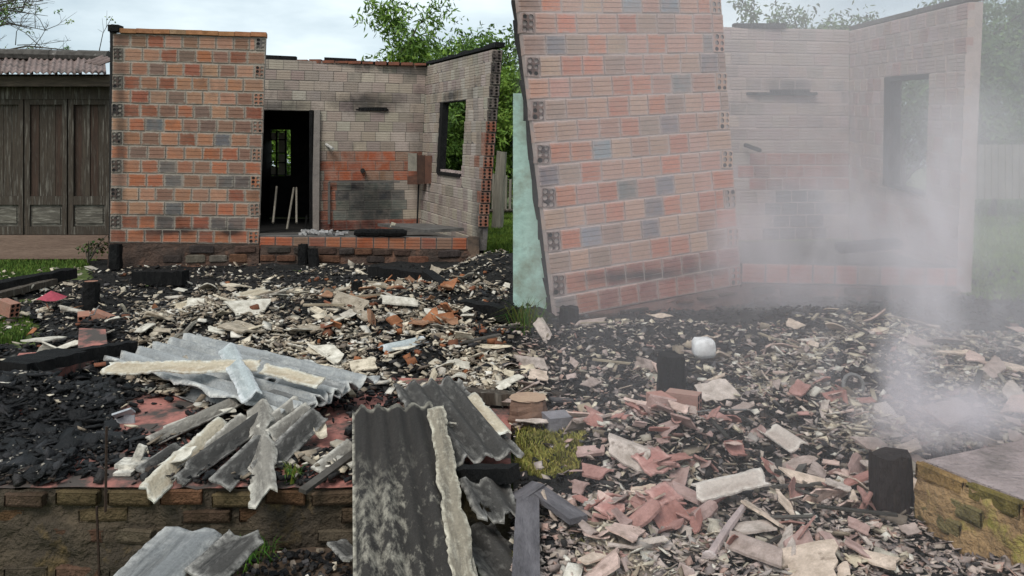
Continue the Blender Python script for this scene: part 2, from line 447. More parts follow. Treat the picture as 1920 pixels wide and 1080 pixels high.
def wall(parent, name, BL, BR, TL, TR, n, bl, tint, mat, core, openings=(), mode='objects', teeth='', thick=0.11, joint=0.013, seed=1, hole_tint=(0.10, 0.05, 0.04), end_dark=None, max_objects=999, grooves=3, header_dark=''):
    """brick wall on a four-cornered face; openings are (s0, s1, t0, t1) fractions; returns the wall part. Bricks are its children."""
    R = random.Random(seed)
    BL, BR, TL, TR = map(Vector, (BL, BR, TL, TR))
    p = lambda s, t: lerp(lerp(BL, BR, s), lerp(TL, TR, s), t)
    ax = (BR - BL); ax.z = 0; Lw = ax.length; ax.normalize()
    inn = Vector((-ax.y, ax.x, 0))                       # pointing away from the viewer
    hc = ((TL - BL).length + (TR - BR).length) / 2 / n
    cm = MB()
    hb = hc - joint
    bricks = []
    holes = []
    for i in range(n):
        t0, t1 = i / n, (i + 1) / n; tm = (t0 + t1) / 2
        spans = [(0.0, 1.0)]
        for (a, b, c, d) in openings:
            if c <= tm <= d:
                ns = []
                for (s0, s1) in spans:
                    if a > s0 + 1e-4: ns.append((s0, min(a, s1)))
                    if b < s1 - 1e-4: ns.append((max(b, s0), s1))
                spans = [q for q in ns if q[1] - q[0] > 0.01]
        wid = (p(1, tm) - p(0, tm)).length
        for (s0, s1) in spans:
            o1, o2 = inn * 0.007, inn * thick
            cm.hexa([p(s0, t0) + o1, p(s1, t0) + o1, p(s1, t1) + o1, p(s0, t1) + o1, p(s0, t0) + o2, p(s1, t0) + o2, p(s1, t1) + o2, p(s0, t1) + o2])
            a, b = s0 * wid, s1 * wid
            hw = 0.10
            if 'L' in teeth and s0 == 0 and i % 2 == 1: holes.append((a + hw / 2, i, tm, wid, 'L')); a += hw + joint
            if 'R' in teeth and s1 == 1 and i % 2 == 0: holes.append((b - hw / 2, i, tm, wid, 'R')); b -= hw + joint
            x = a - (bl * (0.5 if i % 2 else 0.0) if s0 == 0 and not ('L' in teeth and i % 2 == 1) else R.uniform(0.2, 0.8) * bl if s0 > 0 else 0)
            while x < b - 0.012:
                x2 = x + bl * R.uniform(0.93, 1.07)
                c0, c1 = max(x, a), min(x2 - joint, b)
                if c1 > b - 0.05: c1 = b
                if c1 - c0 > 0.03:
                    bricks.append(((c0 + c1) / 2, c1 - c0, i, tm, wid))
                if c1 >= b: break
                x = x2
    w = cm.build(name, core, parent)
    rot = math.atan2(ax.y, ax.x)
    vf = grooved_brick(bl, hb, thick * 0.5, grooves=grooves)
    me = mesh_of(vf, 'brick'); me.materials.append(mat)
    lean = math.atan2(((TL + TR) / 2 - (BL + BR) / 2).dot(ax), (TL.z - BL.z))
    jm = MB()
    V0 = [Vector(q) for q in vf[0]]
    k = 0
    for (xc, ln, i, tm, wid) in bricks:
        s = xc / wid
        pos = p(s, tm) + inn * (R.uniform(-0.003, 0.003))
        d = (p(min(s + .02, 1), tm) - p(max(s - .02, 0), tm)).normalized()
        q = Matrix.Rotation(rot + R.gauss(0, 0.012), 4, 'Z') @ Matrix.Rotation(-math.asin(max(-1, min(1, d.z))) + R.gauss(0, 0.006), 4, 'Y')
        M = Matrix.Translation(pos) @ q @ Matrix.Diagonal((ln / bl, 1, R.uniform(0.96, 1.02), 1))
        c = tint(s, tm, R)
        if mode == 'objects' and k < max_objects:
            link('brick', me, None, w, M, c); k += 1
        else:
            jm.add([M @ q2 for q2 in V0], vf[1], c)
    if jm.v:
        o = jm.build('brick_courses', M_BRICK_JOIN, w); o['kind'] = 'stuff'
    if holes:
        hms = []
        for hs in range(5):
            hme = mesh_of(holed_brick(0.10, hb, thick * 0.8, seed=hs + seed), 'brick'); hme.materials.append(mat); blacken_holes(hme); hms.append(hme)
        for (xc, i, tm, wid, side) in holes:
            hme = R.choice(hms)
            pos = p(xc / wid, tm) - inn * R.uniform(0.001, 0.006)
            M = Matrix.Translation(pos) @ Matrix.Rotation(rot + R.gauss(0, 0.04), 4, 'Z') @ Matrix.Rotation(R.gauss(0, .025), 4, 'Y') @ Matrix.Diagonal((R.uniform(.9, 1.05), 1, R.uniform(.92, 1.02), 1))
            dk = hole_tint if side in header_dark else tint(xc / wid, tm, R)
            link('brick', hme, None, w, M, dk)
    return w

ORANGE = (0.40, 0.145, 0.075); DEEP = (0.28, 0.10, 0.06); TAN = (0.39, 0.215, 0.14); BROWN = (0.26, 0.145, 0.10)
GREYB = (0.15, 0.13, 0.12); SLATE = (0.135, 0.14, 0.145); ASH = (0.38, 0.312, 0.255); ASHD = (0.29, 0.24, 0.20); PALE = (0.43, 0.37, 0.31)
def jit(c, R, a=0.12):
    f = R.uniform(1 - a, 1 + a)
    return tuple(max(0.004, x * f * R.uniform(0.96, 1.04)) for x in c)
def pick(R, opts):
    r = R.random() * sum(w for _, w in opts)
    for c, w in opts:
        r -= w
        if r <= 0: return c
    return opts[-1][0]

# ------------------------------------------------------------------ the ruin under the clear sky
RUIN1 = empty('burnt_house', (-2.4, 9.0, 0.0), 'roofless burnt brick house with a dark doorway and open side window under clear sky', 'house')
FBL, FBR = P(206, 455, 8.5), P(484, 458, 8.8)
FTL, FTR = P(212, 62, 8.5), P(498, 70, 8.8)
def tint_front1(s, t, R):
    if t < 0.07: return jit(pick(R, [(ORANGE, 4), (DEEP, 3), (BROWN, 1)]), R)
    if t < 0.135: return jit(pick(R, [(DEEP, 3), (GREYB, 2), (ORANGE, 1)]), R)
    warm = (1 - t) * 1.1 + (0.5 - s) * 0.5
    return jit(pick(R, [(ORANGE, max(0.25, 2.4 * warm)), ((.36, .17, .10), 1.4), (TAN, 1.0 + t), (BROWN, 1.6 + t), (GREYB, 0.65), (SLATE, 0.35), ((.19, .125, .10), .9), (DEEP, 0.6 + 0.4 * t)]), R)
wall(RUIN1, 'front_wall', FBL, FBR, FTL, FTR, 15, 0.178, tint_front1, M_BRICK, M_MORTAR, teeth='LR', seed=3, grooves=2, joint=.014, hole_tint=(0.05, 0.04, 0.038), header_dark='L')
# capping of flat tiles along the top of the front wall
def capping(parent, A, B, n, h, dep, mat, cols, seed):
    R = random.Random(seed)
    d = (B - A); L = d.length; ang = math.atan2(d.y, d.x)
    me = None
    for i in range(n):
        b = MB(); ln = L / n * 0.985
        b.box((0, 0, 0), (ln, dep, h)) if me is None else None
        if me is None: me = b.mesh('capping_tile'); me.materials.append(mat)
        M = Matrix.Translation(A + d * ((i + .5) / n) + Vector((0, dep * .35, h / 2 + R.uniform(0, .006)))) @ Matrix.Rotation(ang + R.gauss(0, .02), 4, 'Z') @ Matrix.Rotation(R.gauss(-math.asin(d.z / L), .012), 4, 'Y')
        link('capping_tile', me, None, parent, M, jit(pick(R, cols), R))
M_CAP = mat_noise('capping_tile_clay', (1, 1, 1), (0.6, 0.55, 0.5), 14, use='obj')
capping(RUIN1, FTL + Vector((0.06, 0, 0.0)), FTR, 9, 0.048, 0.14, M_CAP, [((0.42, 0.2, 0.1), 3), ((0.38, 0.24, 0.15), 2)], 4)
# sooty edge strip on the left end, and the charred knot on its top
b = MB()
e0, e1 = P(205, 462, 8.55), P(207, 60, 8.55)
for i in range(14):
    a, c = lerp(e0, e1, i / 14), lerp(e0, e1, (i + 1) / 14)
    w_ = rng.uniform(0.012, 0.035)
    b.hexa([a + Vector((-.01, .012, 0)), a + Vector((w_, .012, 0)), c + Vector((w_, .012, 0)), c + Vector((-.012, .012, 0)), a + Vector((-.01, .13, 0)), a + Vector((w_, .13, 0)), c + Vector((w_, .13, 0)), c + Vector((-.012, .13, 0))])
b.build('charred_edge', M_SOOT, RUIN1)
b = MB()
b.box(P(217, 54, 8.52), (0.11, 0.12, 0.07)); b.tube([P(212, 62, 8.5), P(213, 46, 8.5)], [0.035, 0.025], 7)
b.build('charred_beam_end', M_CHAR, RUIN1)

# plinth of the house, of rough stones
def plinth(parent, name, pts, zt, zb, seed, mat=M_PLINTH, depth=0.16):
    R = random.Random(seed)
    b = MB()
    for (A, B) in zip(pts[:-1], pts[1:]):
        A, B = Vector(A), Vector(B)
        d = B - A; n = max(2, int(d.length / 0.12)); inn = Vector((-d.y, d.x, 0)).normalized()
        nz = 6
        grid = []
        for j in range(nz + 1):
            for i in range(n + 1):
                q = A + d * (i / n)
                t = j / nz
                z = lerp(lerp(zb[0], zb[1], i / n), lerp(zt[0], zt[1], i / n), t)
                o = -0.02 + 0.018 * fbm(q.x * 9, z * 9, seed) - 0.02 * (1 - t)
                grid.append((q.x + inn.x * o, q.y + inn.y * o, z))
        b.add(grid, [(j * (n + 1) + i, j * (n + 1) + i + 1, (j + 1) * (n + 1) + i + 1, (j + 1) * (n + 1) + i) for j in range(nz) for i in range(n)])
        b.hexa([A + inn * .03 + Vector((0, 0, zb[0])) - Vector((0, 0, A.z)), B + inn * .03 + Vector((0, 0, zb[1] - B.z)), B + inn * .03 + Vector((0, 0, zt[1] - .003 - B.z)), A + inn * .03 + Vector((0, 0, zt[0] - .003 - A.z)),
                A + inn * depth + Vector((0, 0, zb[0] - A.z)), B + inn * depth + Vector((0, 0, zb[1] - B.z)), B + inn * depth + Vector((0, 0, zt[1] - .003 - B.z)), A + inn * depth + Vector((0, 0, zt[0] - .003 - A.z))])
    o = b.build(name, mat, parent)
    # stones set into its face, each its own piece
    sm = MB(); sm.box((0, 0, 0), (1, 1, 1))
    me = sm.mesh('plinth_stone')
    bm = bmesh.new(); bm.from_mesh(me); bmesh.ops.bevel(bm, geom=bm.edges[:], offset=0.12, segments=1, affect='EDGES'); bm.to_mesh(me); bm.free()
    me.materials.append(M_PSTONE)
    for (A, B) in zip(pts[:-1], pts[1:]):
        A, B = Vector(A), Vector(B); d = B - A; ang = math.atan2(d.y, d.x); inn = Vector((-d.y, d.x, 0)).normalized()
        for row in range(2):
            x = R.uniform(0, .1)
            while x < d.length - .12:
                ln = R.uniform(.14, .26)
                s = (x + ln / 2) / d.length
                if s > 0.98: break
                if R.random() < 0.75:
                    zz = lerp(lerp(zb[0], zb[1], s), lerp(zt[0], zt[1], s), 0.80 - 0.40 * row)
                    hh = (zt[0] - zb[0]) * R.uniform(.26, .36)
                    M = Matrix.Translation(Vector((A.x + d.x * s, A.y + d.y * s, zz)) - inn * 0.02) @ Matrix.Rotation(ang + R.gauss(0, .03), 4, 'Z') @ Matrix.Rotation(R.gauss(0, .03), 4, 'Y') @ Matrix.Diagonal((ln, .06, hh, 1))
                    link('plinth_stone', me, None, o, M, jit(pick(R, [((.10, .062, .045), 3), ((.07, .055, .048), 3), ((.17, .08, .05), 1.2), ((.2, .17, .14), .5)]), R))
                x += ln + R.uniform(.01, .05)
    return o
M_PSTONE = mat_noise('plinth_stone_clay', (1, 1, 1), (0.5, 0.48, 0.46), 18, use='obj', bump=0.9, bd=0.012)
LE = P(882, 467, 9.15)
pl0 = P(204, 455, 8.47); pl1 = P(486, 458, 8.77); pl2 = P(890, 470, 9.12)
plinth(RUIN1, 'plinth', [pl0, pl1], (pl0.z - .004, pl1.z - .004), (-0.06, -0.06), 5)
plinth(RUIN1, 'plinth', [pl1 + Vector((.01, .02, 0)), pl2], (pl1.z - .006, pl2.z - .004), (-0.06, -0.10), 6)
# low wall, one course
LBL = P(487, 469, 8.82); LTL = P(487, 442, 8.82); LBR = P(884, 468, 9.15); LTR = P(884, 446, 9.15)
def tint_low(s, t, R): return jit(pick(R, [(ORANGE, 4), ((.40, .11, .05), 4), (DEEP, 2), (BROWN, 1)]), R)
wall(RUIN1, 'low_wall', LBL, LBR, LTL, LTR, 1, 0.178, tint_low, M_BRICK_LOW, M_MORTAR_DARK, seed=8, thick=.13)

# back wall with doorway
BBL, BBR = P(470, 436, 11.8), P(786, 428, 12.0)
BTL, BTR = P(478, 110, 11.8), P(799, 122, 12.0)
def s_of(u, A=470, B=786): return (u - A) / (B - A)
def tint_back1(s, t, R):
    u = 470 + s * 318; v = 434 - t * 318
    if 598 < u < 785 and 288 < v < 340: return jit(pick(R, [((.34, .10, .05), 4), (DEEP, 2), (BROWN, 1)]), R)
    if 598 < u < 622 and 340 <= v < 420: return jit(DEEP, R)
    if 622 <= u < 748 and 340 <= v < 418: return jit(pick(R, [((.11, .115, .10), 3), ((.15, .15, .135), 2), ((.06, .06, .06), 1.4)]), R)
    if v >= 418 and u > 590: return jit((.26, .08, .05), R)
    return jit(pick(R, [(ASH, 4), (PALE, 1.6), (ASHD, 1.4), ((.32, .25, .22), 1)]), R, .10)
door_s = (s_of(480), s_of(587))
bw = wall(RUIN1, 'back_wall', BBL, BBR, BTL, BTR, 17, 0.208, tint_back1, M_BRICK_ASH, M_MORTAR_ASH, openings=[(door_s[0], door_s[1], -.1, 0.70)], seed=12, thick=.13, joint=.005, grooves=3)
# plaster strip beside the doorway
b = MB()
a0, a1 = P(584, 430, 11.83), P(598, 430, 11.84)
b.hexa([P(584, 432, 11.82), P(598, 432, 11.83), P(600, 206, 11.83), P(589, 206, 11.82), P(584, 432, 11.99), P(598, 432, 11.99), P(600, 206, 11.99), P(589, 206, 11.99)])
b.build('door_surround', mat_noise('bare_plaster', (.27, .235, .21), (.2, .175, .16), 7), RUIN1)
b = MB(); b.box(P(585.5, 318, 11.9), (0.05, 0.16, 1.76)); b.build('door_frame', M_CHAR, RUIN1)
# scorched lintel slot, pipe stub, small socket
b = MB(); b.box(P(672, 206, 11.97), (0.90, 0.10, 0.025), Matrix.Rotation(0.02, 3, 'Z')); b.box(P(700, 205, 11.975), (0.42, 0.11, 0.05)); b.build('charred_lintel', M_CHAR, RUIN1)
b = MB(); b.tube([P(612, 271, 11.88), P(624, 279, 11.6)], 0.022, 8); b.build('pipe_stub', mat_noise('pale_pipe', (.5, .48, .45), (.35, .33, .3), 9), RUIN1)
b = MB(); b.tube([P(680, 320, 11.95), P(680, 320, 11.82)], 0.035, 10); b.build('socket_hole', M_SOOT, RUIN1)
# pale rim of the old hearth panel and pocked hole
b = MB(); b.box(P(617, 381, 11.85), (0.035, 0.02, 0.62)); b.box(P(683, 341, 11.85), (1.05, 0.02, 0.02)); b.build('panel_rim', M_MORTAR_DARK, RUIN1)
# charred top timbers on the back wall
b = MB()
for (u0, u1, v, th) in ((500, 556, 108, .07), (609, 668, 111, .05), (668, 728, 117, .045), (728, 760, 119, .03), (782, 802, 121, .05)):
    A, B_ = P(u0, v, 11.95), P(u1, v + (u1 - u0) * .05, 11.97)
    m = (A + B_) / 2
    b = MB(); b.box(m, ((B_ - A).length, .09, th), Matrix.Rotation(math.asin((B_ - A).z / (B_ - A).length) * -1, 3, 'Y')); b.build('charred_roof_plate', M_CHAR, RUIN1)
b = MB()
for i in range(10):
    u0 = 556 + i * 24.5
    A = P(u0 + 12, 115 + i * .7, 11.93); b.box(A, (rng.uniform(.15, .19), .12, rng.uniform(.03, .06)))
b.build('brick_course_cap', mat_noise('burnt_brick_cap', (.26, .09, .05), (.12, .06, .045), 12), RUIN1)

# side wall with the open window
SBL, SBR = P(786, 428, 12.0), P(893, 470, 9.12)
STL, STR = P(799, 124, 12.0), P(924, 93, 9.12)
def wall_s(u, A, B):
    # fraction along the floor line from A to B seen at column u
    k = (u - 960) / F
    return (A.x - k * A.y) / (k * (B.y - A.y) - (B.x - A.x))
sw0, sw1 = wall_s(819, (SBL + STL) / 2, (SBR + STR) / 2), wall_s(868, (SBL + STL) / 2, (SBR + STR) / 2)
sw_t0, sw_t1 = 0.345, 0.79
def tint_side1(s, t, R):
    if s > .9 and t < .62: return jit(pick(R, [((.28, .12, .08), 2), (ASHD, 2)]), R)
    return jit(pick(R, [(ASH, 4), (PALE, 2.4), (ASHD, .9), ((.34, .27, .24), 1)]), R, .10)
sw = wall(RUIN1, 'side_wall', SBL, SBR, STL, STR, 17, 0.208, tint_side1, M_BRICK_ASH, M_MORTAR_ASH, openings=[(sw0, sw1, sw_t0, sw_t1)], seed=15, thick=.12, joint=.006, mode='joined')
def ps(s, t): return lerp(lerp(SBL, SBR, s), lerp(STL, STR, s), t)
_ax = (SBR - SBL).normalized(); _in = Vector((-_ax.y, _ax.x, 0)).normalized()
b = MB()
fr = lambda s0, t0, s1, t1, d0, d1: b.hexa([ps(s0, t0) + _in * d0, ps(s1, t0) + _in * d0, ps(s1, t1) + _in * d0, ps(s0, t1) + _in * d0, ps(s0, t0) + _in * d1, ps(s1, t0) + _in * d1, ps(s1, t1) + _in * d1, ps(s0, t1) + _in * d1])
fr(sw0 + .002, sw_t0 + .002, sw0 + .05, sw_t1 - .002, .012, .10)
fr(sw0 + .052, sw_t1 - .03, sw1 - .002, sw_t1 - .002, .012, .10)
fr(sw0 + .052, sw_t0 + .002, sw1 - .002, sw_t0 + .02, -.02, .10)
b.build('window_frame', M_CHAR, RUIN1)
b = MB()
for i in range(7):
    s0 = lerp(sw0 + .1, sw1 - .04, i / 6)
    b.box(ps(s0, sw_t0 + .028) + _in * .04, (.09, .07, .03), Matrix.Rotation(rng.uniform(0, 3), 3, 'Z'))
b.build('broken_plaster', M_MORTAR_PALE, RUIN1)
# end face of the side wall: hollow brick ends
hv = holed_brick(0.115, 0.118, 0.09)
hme = mesh_of(hv, 'brick'); hme.materials.append(M_BRICK_ASH); blacken_holes(hme)
hme2 = hme
for i in range(17):
    t = (i + .5) / 17
    if i < 2: continue
    q = ps(1.0, t) + Vector((0.052, -0.012, 0))
    c = (.05, .04, .038) if t > .62 else jit((.22, .075, .045), rng)
    M = Matrix.Translation(q) @ Matrix.Rotation(rng.gauss(0.05, .05), 4, 'Z') @ Matrix.Diagonal((1, 1, rng.uniform(.9, 1.05), 1))
    link('brick', hme, None, sw, M, c)
# burnt render and post at the outer corner of the side wall
b = MB()
e0, e1 = P(897, 476, 9.2), P(929, 95, 9.2)
for i in range(18):
    a, c = lerp(e0, e1, i / 18), lerp(e0, e1, (i + 1) / 18)
    w0, w1 = rng.uniform(.03, .05), rng.uniform(.03, .05)
    b.hexa([a, a + Vector((w0 + .02, .0, 0)), c + Vector((w1 + .02, 0, 0)), c, a + Vector((0, .3, 0)), a + Vector((w0 + .02, .3, 0)), c + Vector((w1 + .02, .3, 0)), c + Vector((0, .3, 0))])
b.build('charred_corner_post', M_CHAR, RUIN1)
b = MB(); b.box(P(888, 465, 9.14), (.13, .1, .26)); b.box(P(886, 488, 9.10), (.1, .1, .10)); b.build('corner_footing', mat_noise('scorched_render', (.05, .04, .035), (.19, .13, .09), 6, bump=.8), RUIN1)
# charred rafter along the sloping top of the side wall
b = MB()
A, B_ = P(799, 121, 12.02), P(928, 88, 9.15)
n = 8
for i in range(n):
    a, c = lerp(A, B_, i / n), lerp(A, B_, (i + 1) / n)
    h0, h1 = rng.uniform(.03, .06), rng.uniform(.03, .06)
    b.hexa([a, c, c + Vector((0, 0, h1)), a + Vector((0, 0, h0)), a + _in * .12, c + _in * .12, c + _in * .12 + Vector((0, 0, h1)), a + _in * .12 + Vector((0, 0, h0))])
b.build('charred_rafter', M_CHAR, RUIN1)
# meter box by the inner corner
b = MB(); b.box(P(774, 304, 11.72), (.13, .1, .26)); b.build('meter_box_board', mat_noise('pale_board', (.3, .27, .22), (.2, .18, .15), 8), RUIN1)
b = MB(); b.box(P(790, 318, 11.66), (.11, .1, .42)); b.build('meter_box', mat_noise('rusted_box', (.09, .05, .035), (.05, .03, .025), 12), RUIN1)
b = MB(); b.box(P(804, 318, 11.45), (.10, .09, .4)); b.box(P(776, 338, 11.7), (.18, .1, .12)); b.build('meter_box_cover', mat_noise('rusted_cover', (.16, .075, .05), (.08, .045, .035), 12), RUIN1)
b = MB(); b.tube([P(785, 346, 11.75), P(782, 425, 11.8)], .014, 6); b.build('conduit', M_SOOT, RUIN1)

# floor inside, ash and the dark back room behind the doorway
b = MB()
b.add([P(484, 445, 8.95), P(884, 450, 9.25), BBR + Vector((.0, .05, -.02)), BBL + Vector((-.2, .05, -.02))], [(0, 1, 2, 3)])
b.build('floor', mat_noise('ashy_floor', (.12, .11, .10), (.05, .045, .04), 8, c3=(.3, .28, .26), s3=7, lo3=.6, hi3=.7), RUIN1)
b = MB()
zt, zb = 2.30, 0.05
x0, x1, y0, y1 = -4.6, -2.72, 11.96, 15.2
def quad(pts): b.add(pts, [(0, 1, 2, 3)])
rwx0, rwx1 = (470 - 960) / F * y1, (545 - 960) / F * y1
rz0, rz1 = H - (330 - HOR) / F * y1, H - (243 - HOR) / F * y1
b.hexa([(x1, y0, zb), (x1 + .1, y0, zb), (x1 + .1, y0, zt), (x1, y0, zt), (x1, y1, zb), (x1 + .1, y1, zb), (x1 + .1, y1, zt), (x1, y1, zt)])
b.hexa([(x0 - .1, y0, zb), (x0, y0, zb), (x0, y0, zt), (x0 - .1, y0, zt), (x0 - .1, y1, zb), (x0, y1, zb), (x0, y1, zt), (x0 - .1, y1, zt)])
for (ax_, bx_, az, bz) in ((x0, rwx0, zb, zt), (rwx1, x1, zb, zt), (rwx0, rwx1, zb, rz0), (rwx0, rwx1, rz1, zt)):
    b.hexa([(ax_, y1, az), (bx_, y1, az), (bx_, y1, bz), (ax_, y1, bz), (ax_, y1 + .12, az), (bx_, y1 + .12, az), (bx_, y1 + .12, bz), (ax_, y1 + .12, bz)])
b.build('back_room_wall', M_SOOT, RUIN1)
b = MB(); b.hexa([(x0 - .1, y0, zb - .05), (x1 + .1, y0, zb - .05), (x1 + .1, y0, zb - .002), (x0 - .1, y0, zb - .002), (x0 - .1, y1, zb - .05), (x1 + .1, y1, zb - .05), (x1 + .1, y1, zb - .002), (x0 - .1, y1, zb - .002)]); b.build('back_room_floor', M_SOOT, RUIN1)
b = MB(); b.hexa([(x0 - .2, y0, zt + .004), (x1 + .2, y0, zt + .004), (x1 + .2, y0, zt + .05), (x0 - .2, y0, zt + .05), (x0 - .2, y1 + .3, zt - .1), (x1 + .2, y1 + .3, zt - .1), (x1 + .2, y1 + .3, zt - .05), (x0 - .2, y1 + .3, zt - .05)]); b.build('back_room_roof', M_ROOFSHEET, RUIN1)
wf = MB(); yw = y1 + .05
for u in (474, 519, 536):
    wf.box(P(u, 287, yw), (.03, .04, rz1 - rz0 - .01))
for v in (246, 262, 287, 305, 328):
    wf.box(P(506, v, yw), (.62, .03, .022))
W1 = wf.build('window', M_SOOT, RUIN1)
for (ua, ub, va, vb) in ((521, 535, 248, 286), (521, 535, 289, 327), (494, 518, 248, 261), (494, 518, 312, 327)):
    b = MB(); c = (P(ua, va, yw) + P(ub, vb, yw)) / 2; b.box(c + Vector((0, .03, 0)), ((ub - ua) / F * yw, .01, (vb - va) / F * yw)); b.build('pane', M_CREAM, W1)

# things standing or lying inside the ruin
for (ua, va, ub, vb, col) in ((519, 350, 512, 418, 'thin'), (551, 352, 538, 430, 'slanting'), (556, 352, 556, 418, 'short'), (575, 404, 572, 437, 'charred')):
    b = MB(); b.tube([P(ub, vb, 11.75), P(ua, va, 12.4)], .016, 6)
    lab = {'thin': 'thin grey stick leaning at the left inside the dark doorway', 'slanting': 'slanting grey stick leaning in the middle of the dark doorway',
           'short': 'upright grey stick beside the slanting one in the doorway', 'charred': 'short charred stake leaning against the doorway jamb'}[col]
    tag(b.build('stick', M_WOOD_GREY if col != 'charred' else M_CHAR), lab, 'stick', 'sticks in the dark doorway')
b = MB()
pts = []
n = 16
for j, (r) in enumerate((.0, .05, .06, .05, .0)):
    pass
A, B_ = P(664, 436, 8.98), P(763, 437, 9.05)
b.tube([lerp(A, B_, i / 12) + Vector((0, 0, .012 * fbm(i * .7, 2))) for i in range(13)], [.03] + [.045 + .01 * fbm(i, 5) for i in range(11)] + [.03], 9)
tag(b.build('charred_log', M_CHAR), 'thick sooty log lying on the low brick wall', 'log')
b = MB()
q = [P(708, 424, 9.9), P(800, 424, 10.3), P(870, 433, 9.35), P(795, 437, 9.2)]
b.hexa([q[3], q[2], q[2] + Vector((0, 0, .035)), q[3] + Vector((0, 0, .035)), q[0], q[1], q[1] + Vector((0, 0, .035)), q[0] + Vector((0, 0, .035))])
tag(b.build('counter_slab', mat_noise('stone_counter', (.14, .13, .12), (.06, .055, .05), 9, rough=.6)), 'fallen dark counter slab with a pale edge behind the low wall', 'slab')
b = MB(); b.box(P(737, 422, 9.7), (.055, .03, .06), Matrix.Rotation(.3, 3, 'Y'))
tag(b.build('cement_chip', M_CREAM), 'small cream chip standing on the dark counter slab', 'chip')
b = MB()
for i in range(46):
    u = rng.uniform(565, 650); v = rng.uniform(432, 440)
    b.box(P(u, v, rng.uniform(8.98, 9.3)) + Vector((0, 0, .0)), (rng.uniform(.02, .07), rng.uniform(.02, .06), rng.uniform(.01, .035)), Matrix.Rotation(rng.uniform(0, 3), 3, 'Z') @ Matrix.Rotation(rng.uniform(-.6, .6), 3, 'X'))
tag(b.build('ash_rubble', mat_noise('white_ash', (.5, .48, .46), (.16, .15, .15), 12)), 'white ash and chips heaped behind the low brick wall', 'rubble', kind='stuff')

# ------------------------------------------------------------------ old timber house at the far left
OLD = empty('timber_house', (-5.2, 9.3, 0), 'old dark timber house with folding plank doors and a sheet roof', 'house')
Yd = 9.15
xz = lambda u, v, y=Yd: P(u, v, y)
b = MB(); A = xz(-90, 486); B_ = xz(203, 486)
b.hexa([A, B_, xz(203, 441), xz(-90, 441), A + Vector((0, .3, 0)), B_ + Vector((0, .3, 0)), xz(203, 441) + Vector((0, .3, 0)), xz(-90, 441) + Vector((0, .3, 0))])
b.build('footing', M_PINKSOIL, OLD)
def door_leaf(u0, u1, seed):
    R = random.Random(seed)
    f = MB()
    sw_ = 9.5
    def bar(ua, ub, va, vb, y0, th, mb):
        a, c = P(ua, vb, Yd), P(ub, va, Yd)
        mb.hexa([(a.x, y0, a.z), (c.x, y0, a.z), (c.x, y0, c.z), (a.x, y0, c.z), (a.x, y0 + th, a.z), (c.x, y0 + th, a.z), (c.x, y0 + th, c.z), (a.x, y0 + th, c.z)])
    bar(u0, u0 + sw_, 180, 440, Yd + .01, .04, f); bar(u1 - sw_, u1 - 1, 180, 440, Yd + .01, .04, f)
    for (va, vb) in ((180, 196), (368, 384), (425, 440)):
        bar(u0 + sw_ + .1, u1 - sw_ - .1, va, vb, Yd + .012, .036, f)
    d = f.build('door', M_WOOD, OLD)
    # planks of the upper field, and the lower panel
    n = 4
    wpl = (u1 - u0 - 2 * sw_) / n
    for i in range(n):
        m = MB(); ua = u0 + sw_ + i * wpl
        bar(ua + .3, ua + wpl - .3, 196.3, 367.7, Yd + .034 + R.uniform(0, .012), .02, m); m.build('plank', M_WOOD if R.random() < .6 else M_WOOD_RED, d)
    m = MB(); bar(u0 + sw_ + .3, u1 - sw_ - .3, 384.3, 424.7, Yd + .034, .02, m); m.build('panel', M_WOOD_PALE, d)
    m = MB(); bar(u0 + sw_ + 5, u1 - sw_ - 5, 390, 419, Yd + .022, .012, m); m.build('panel', M_WOOD_PALE, d)
    return d
for i, (u0, u1) in enumerate(((-38, 43), (45, 125), (127, 205))):
    door_leaf(u0, u1, i)
b = MB(); b.hexa([xz(-90, 186), xz(206, 186), xz(206, 163), xz(-90, 163), xz(-90, 186) + Vector((0, .1, 0)), xz(206, 186) + Vector((0, .1, 0)), xz(206, 163) + Vector((0, .1, 0)), xz(-90, 163) + Vector((0, .1, 0))])
b.build('door_head', M_WOOD, OLD)
b = MB(); b.hexa([P(-90, 162, 9.0), P(206, 162, 9.0), P(206, 143, 9.0), P(-90, 143, 9.0), P(-90, 162, 9.1), P(206, 162, 9.1), P(206, 143, 9.1), P(-90, 143, 9.1)])
b.build('fascia_board', mat_noise('brown_fascia', (.13, .10, .075), (.06, .045, .035), 4, stretch=(1, 8, 8)), OLD)
b = MB(); zc = P(0, 141, 9.3).z
b.hexa([(-6.5, 9.2, .0), (-4.62, 9.2, .0), (-4.62, 9.2, zc), (-6.5, 9.2, zc), (-6.5, 12, .0), (-4.62, 12, 0), (-4.62, 12, zc), (-6.5, 12, zc)]); b.build('body', M_WOOD, OLD)

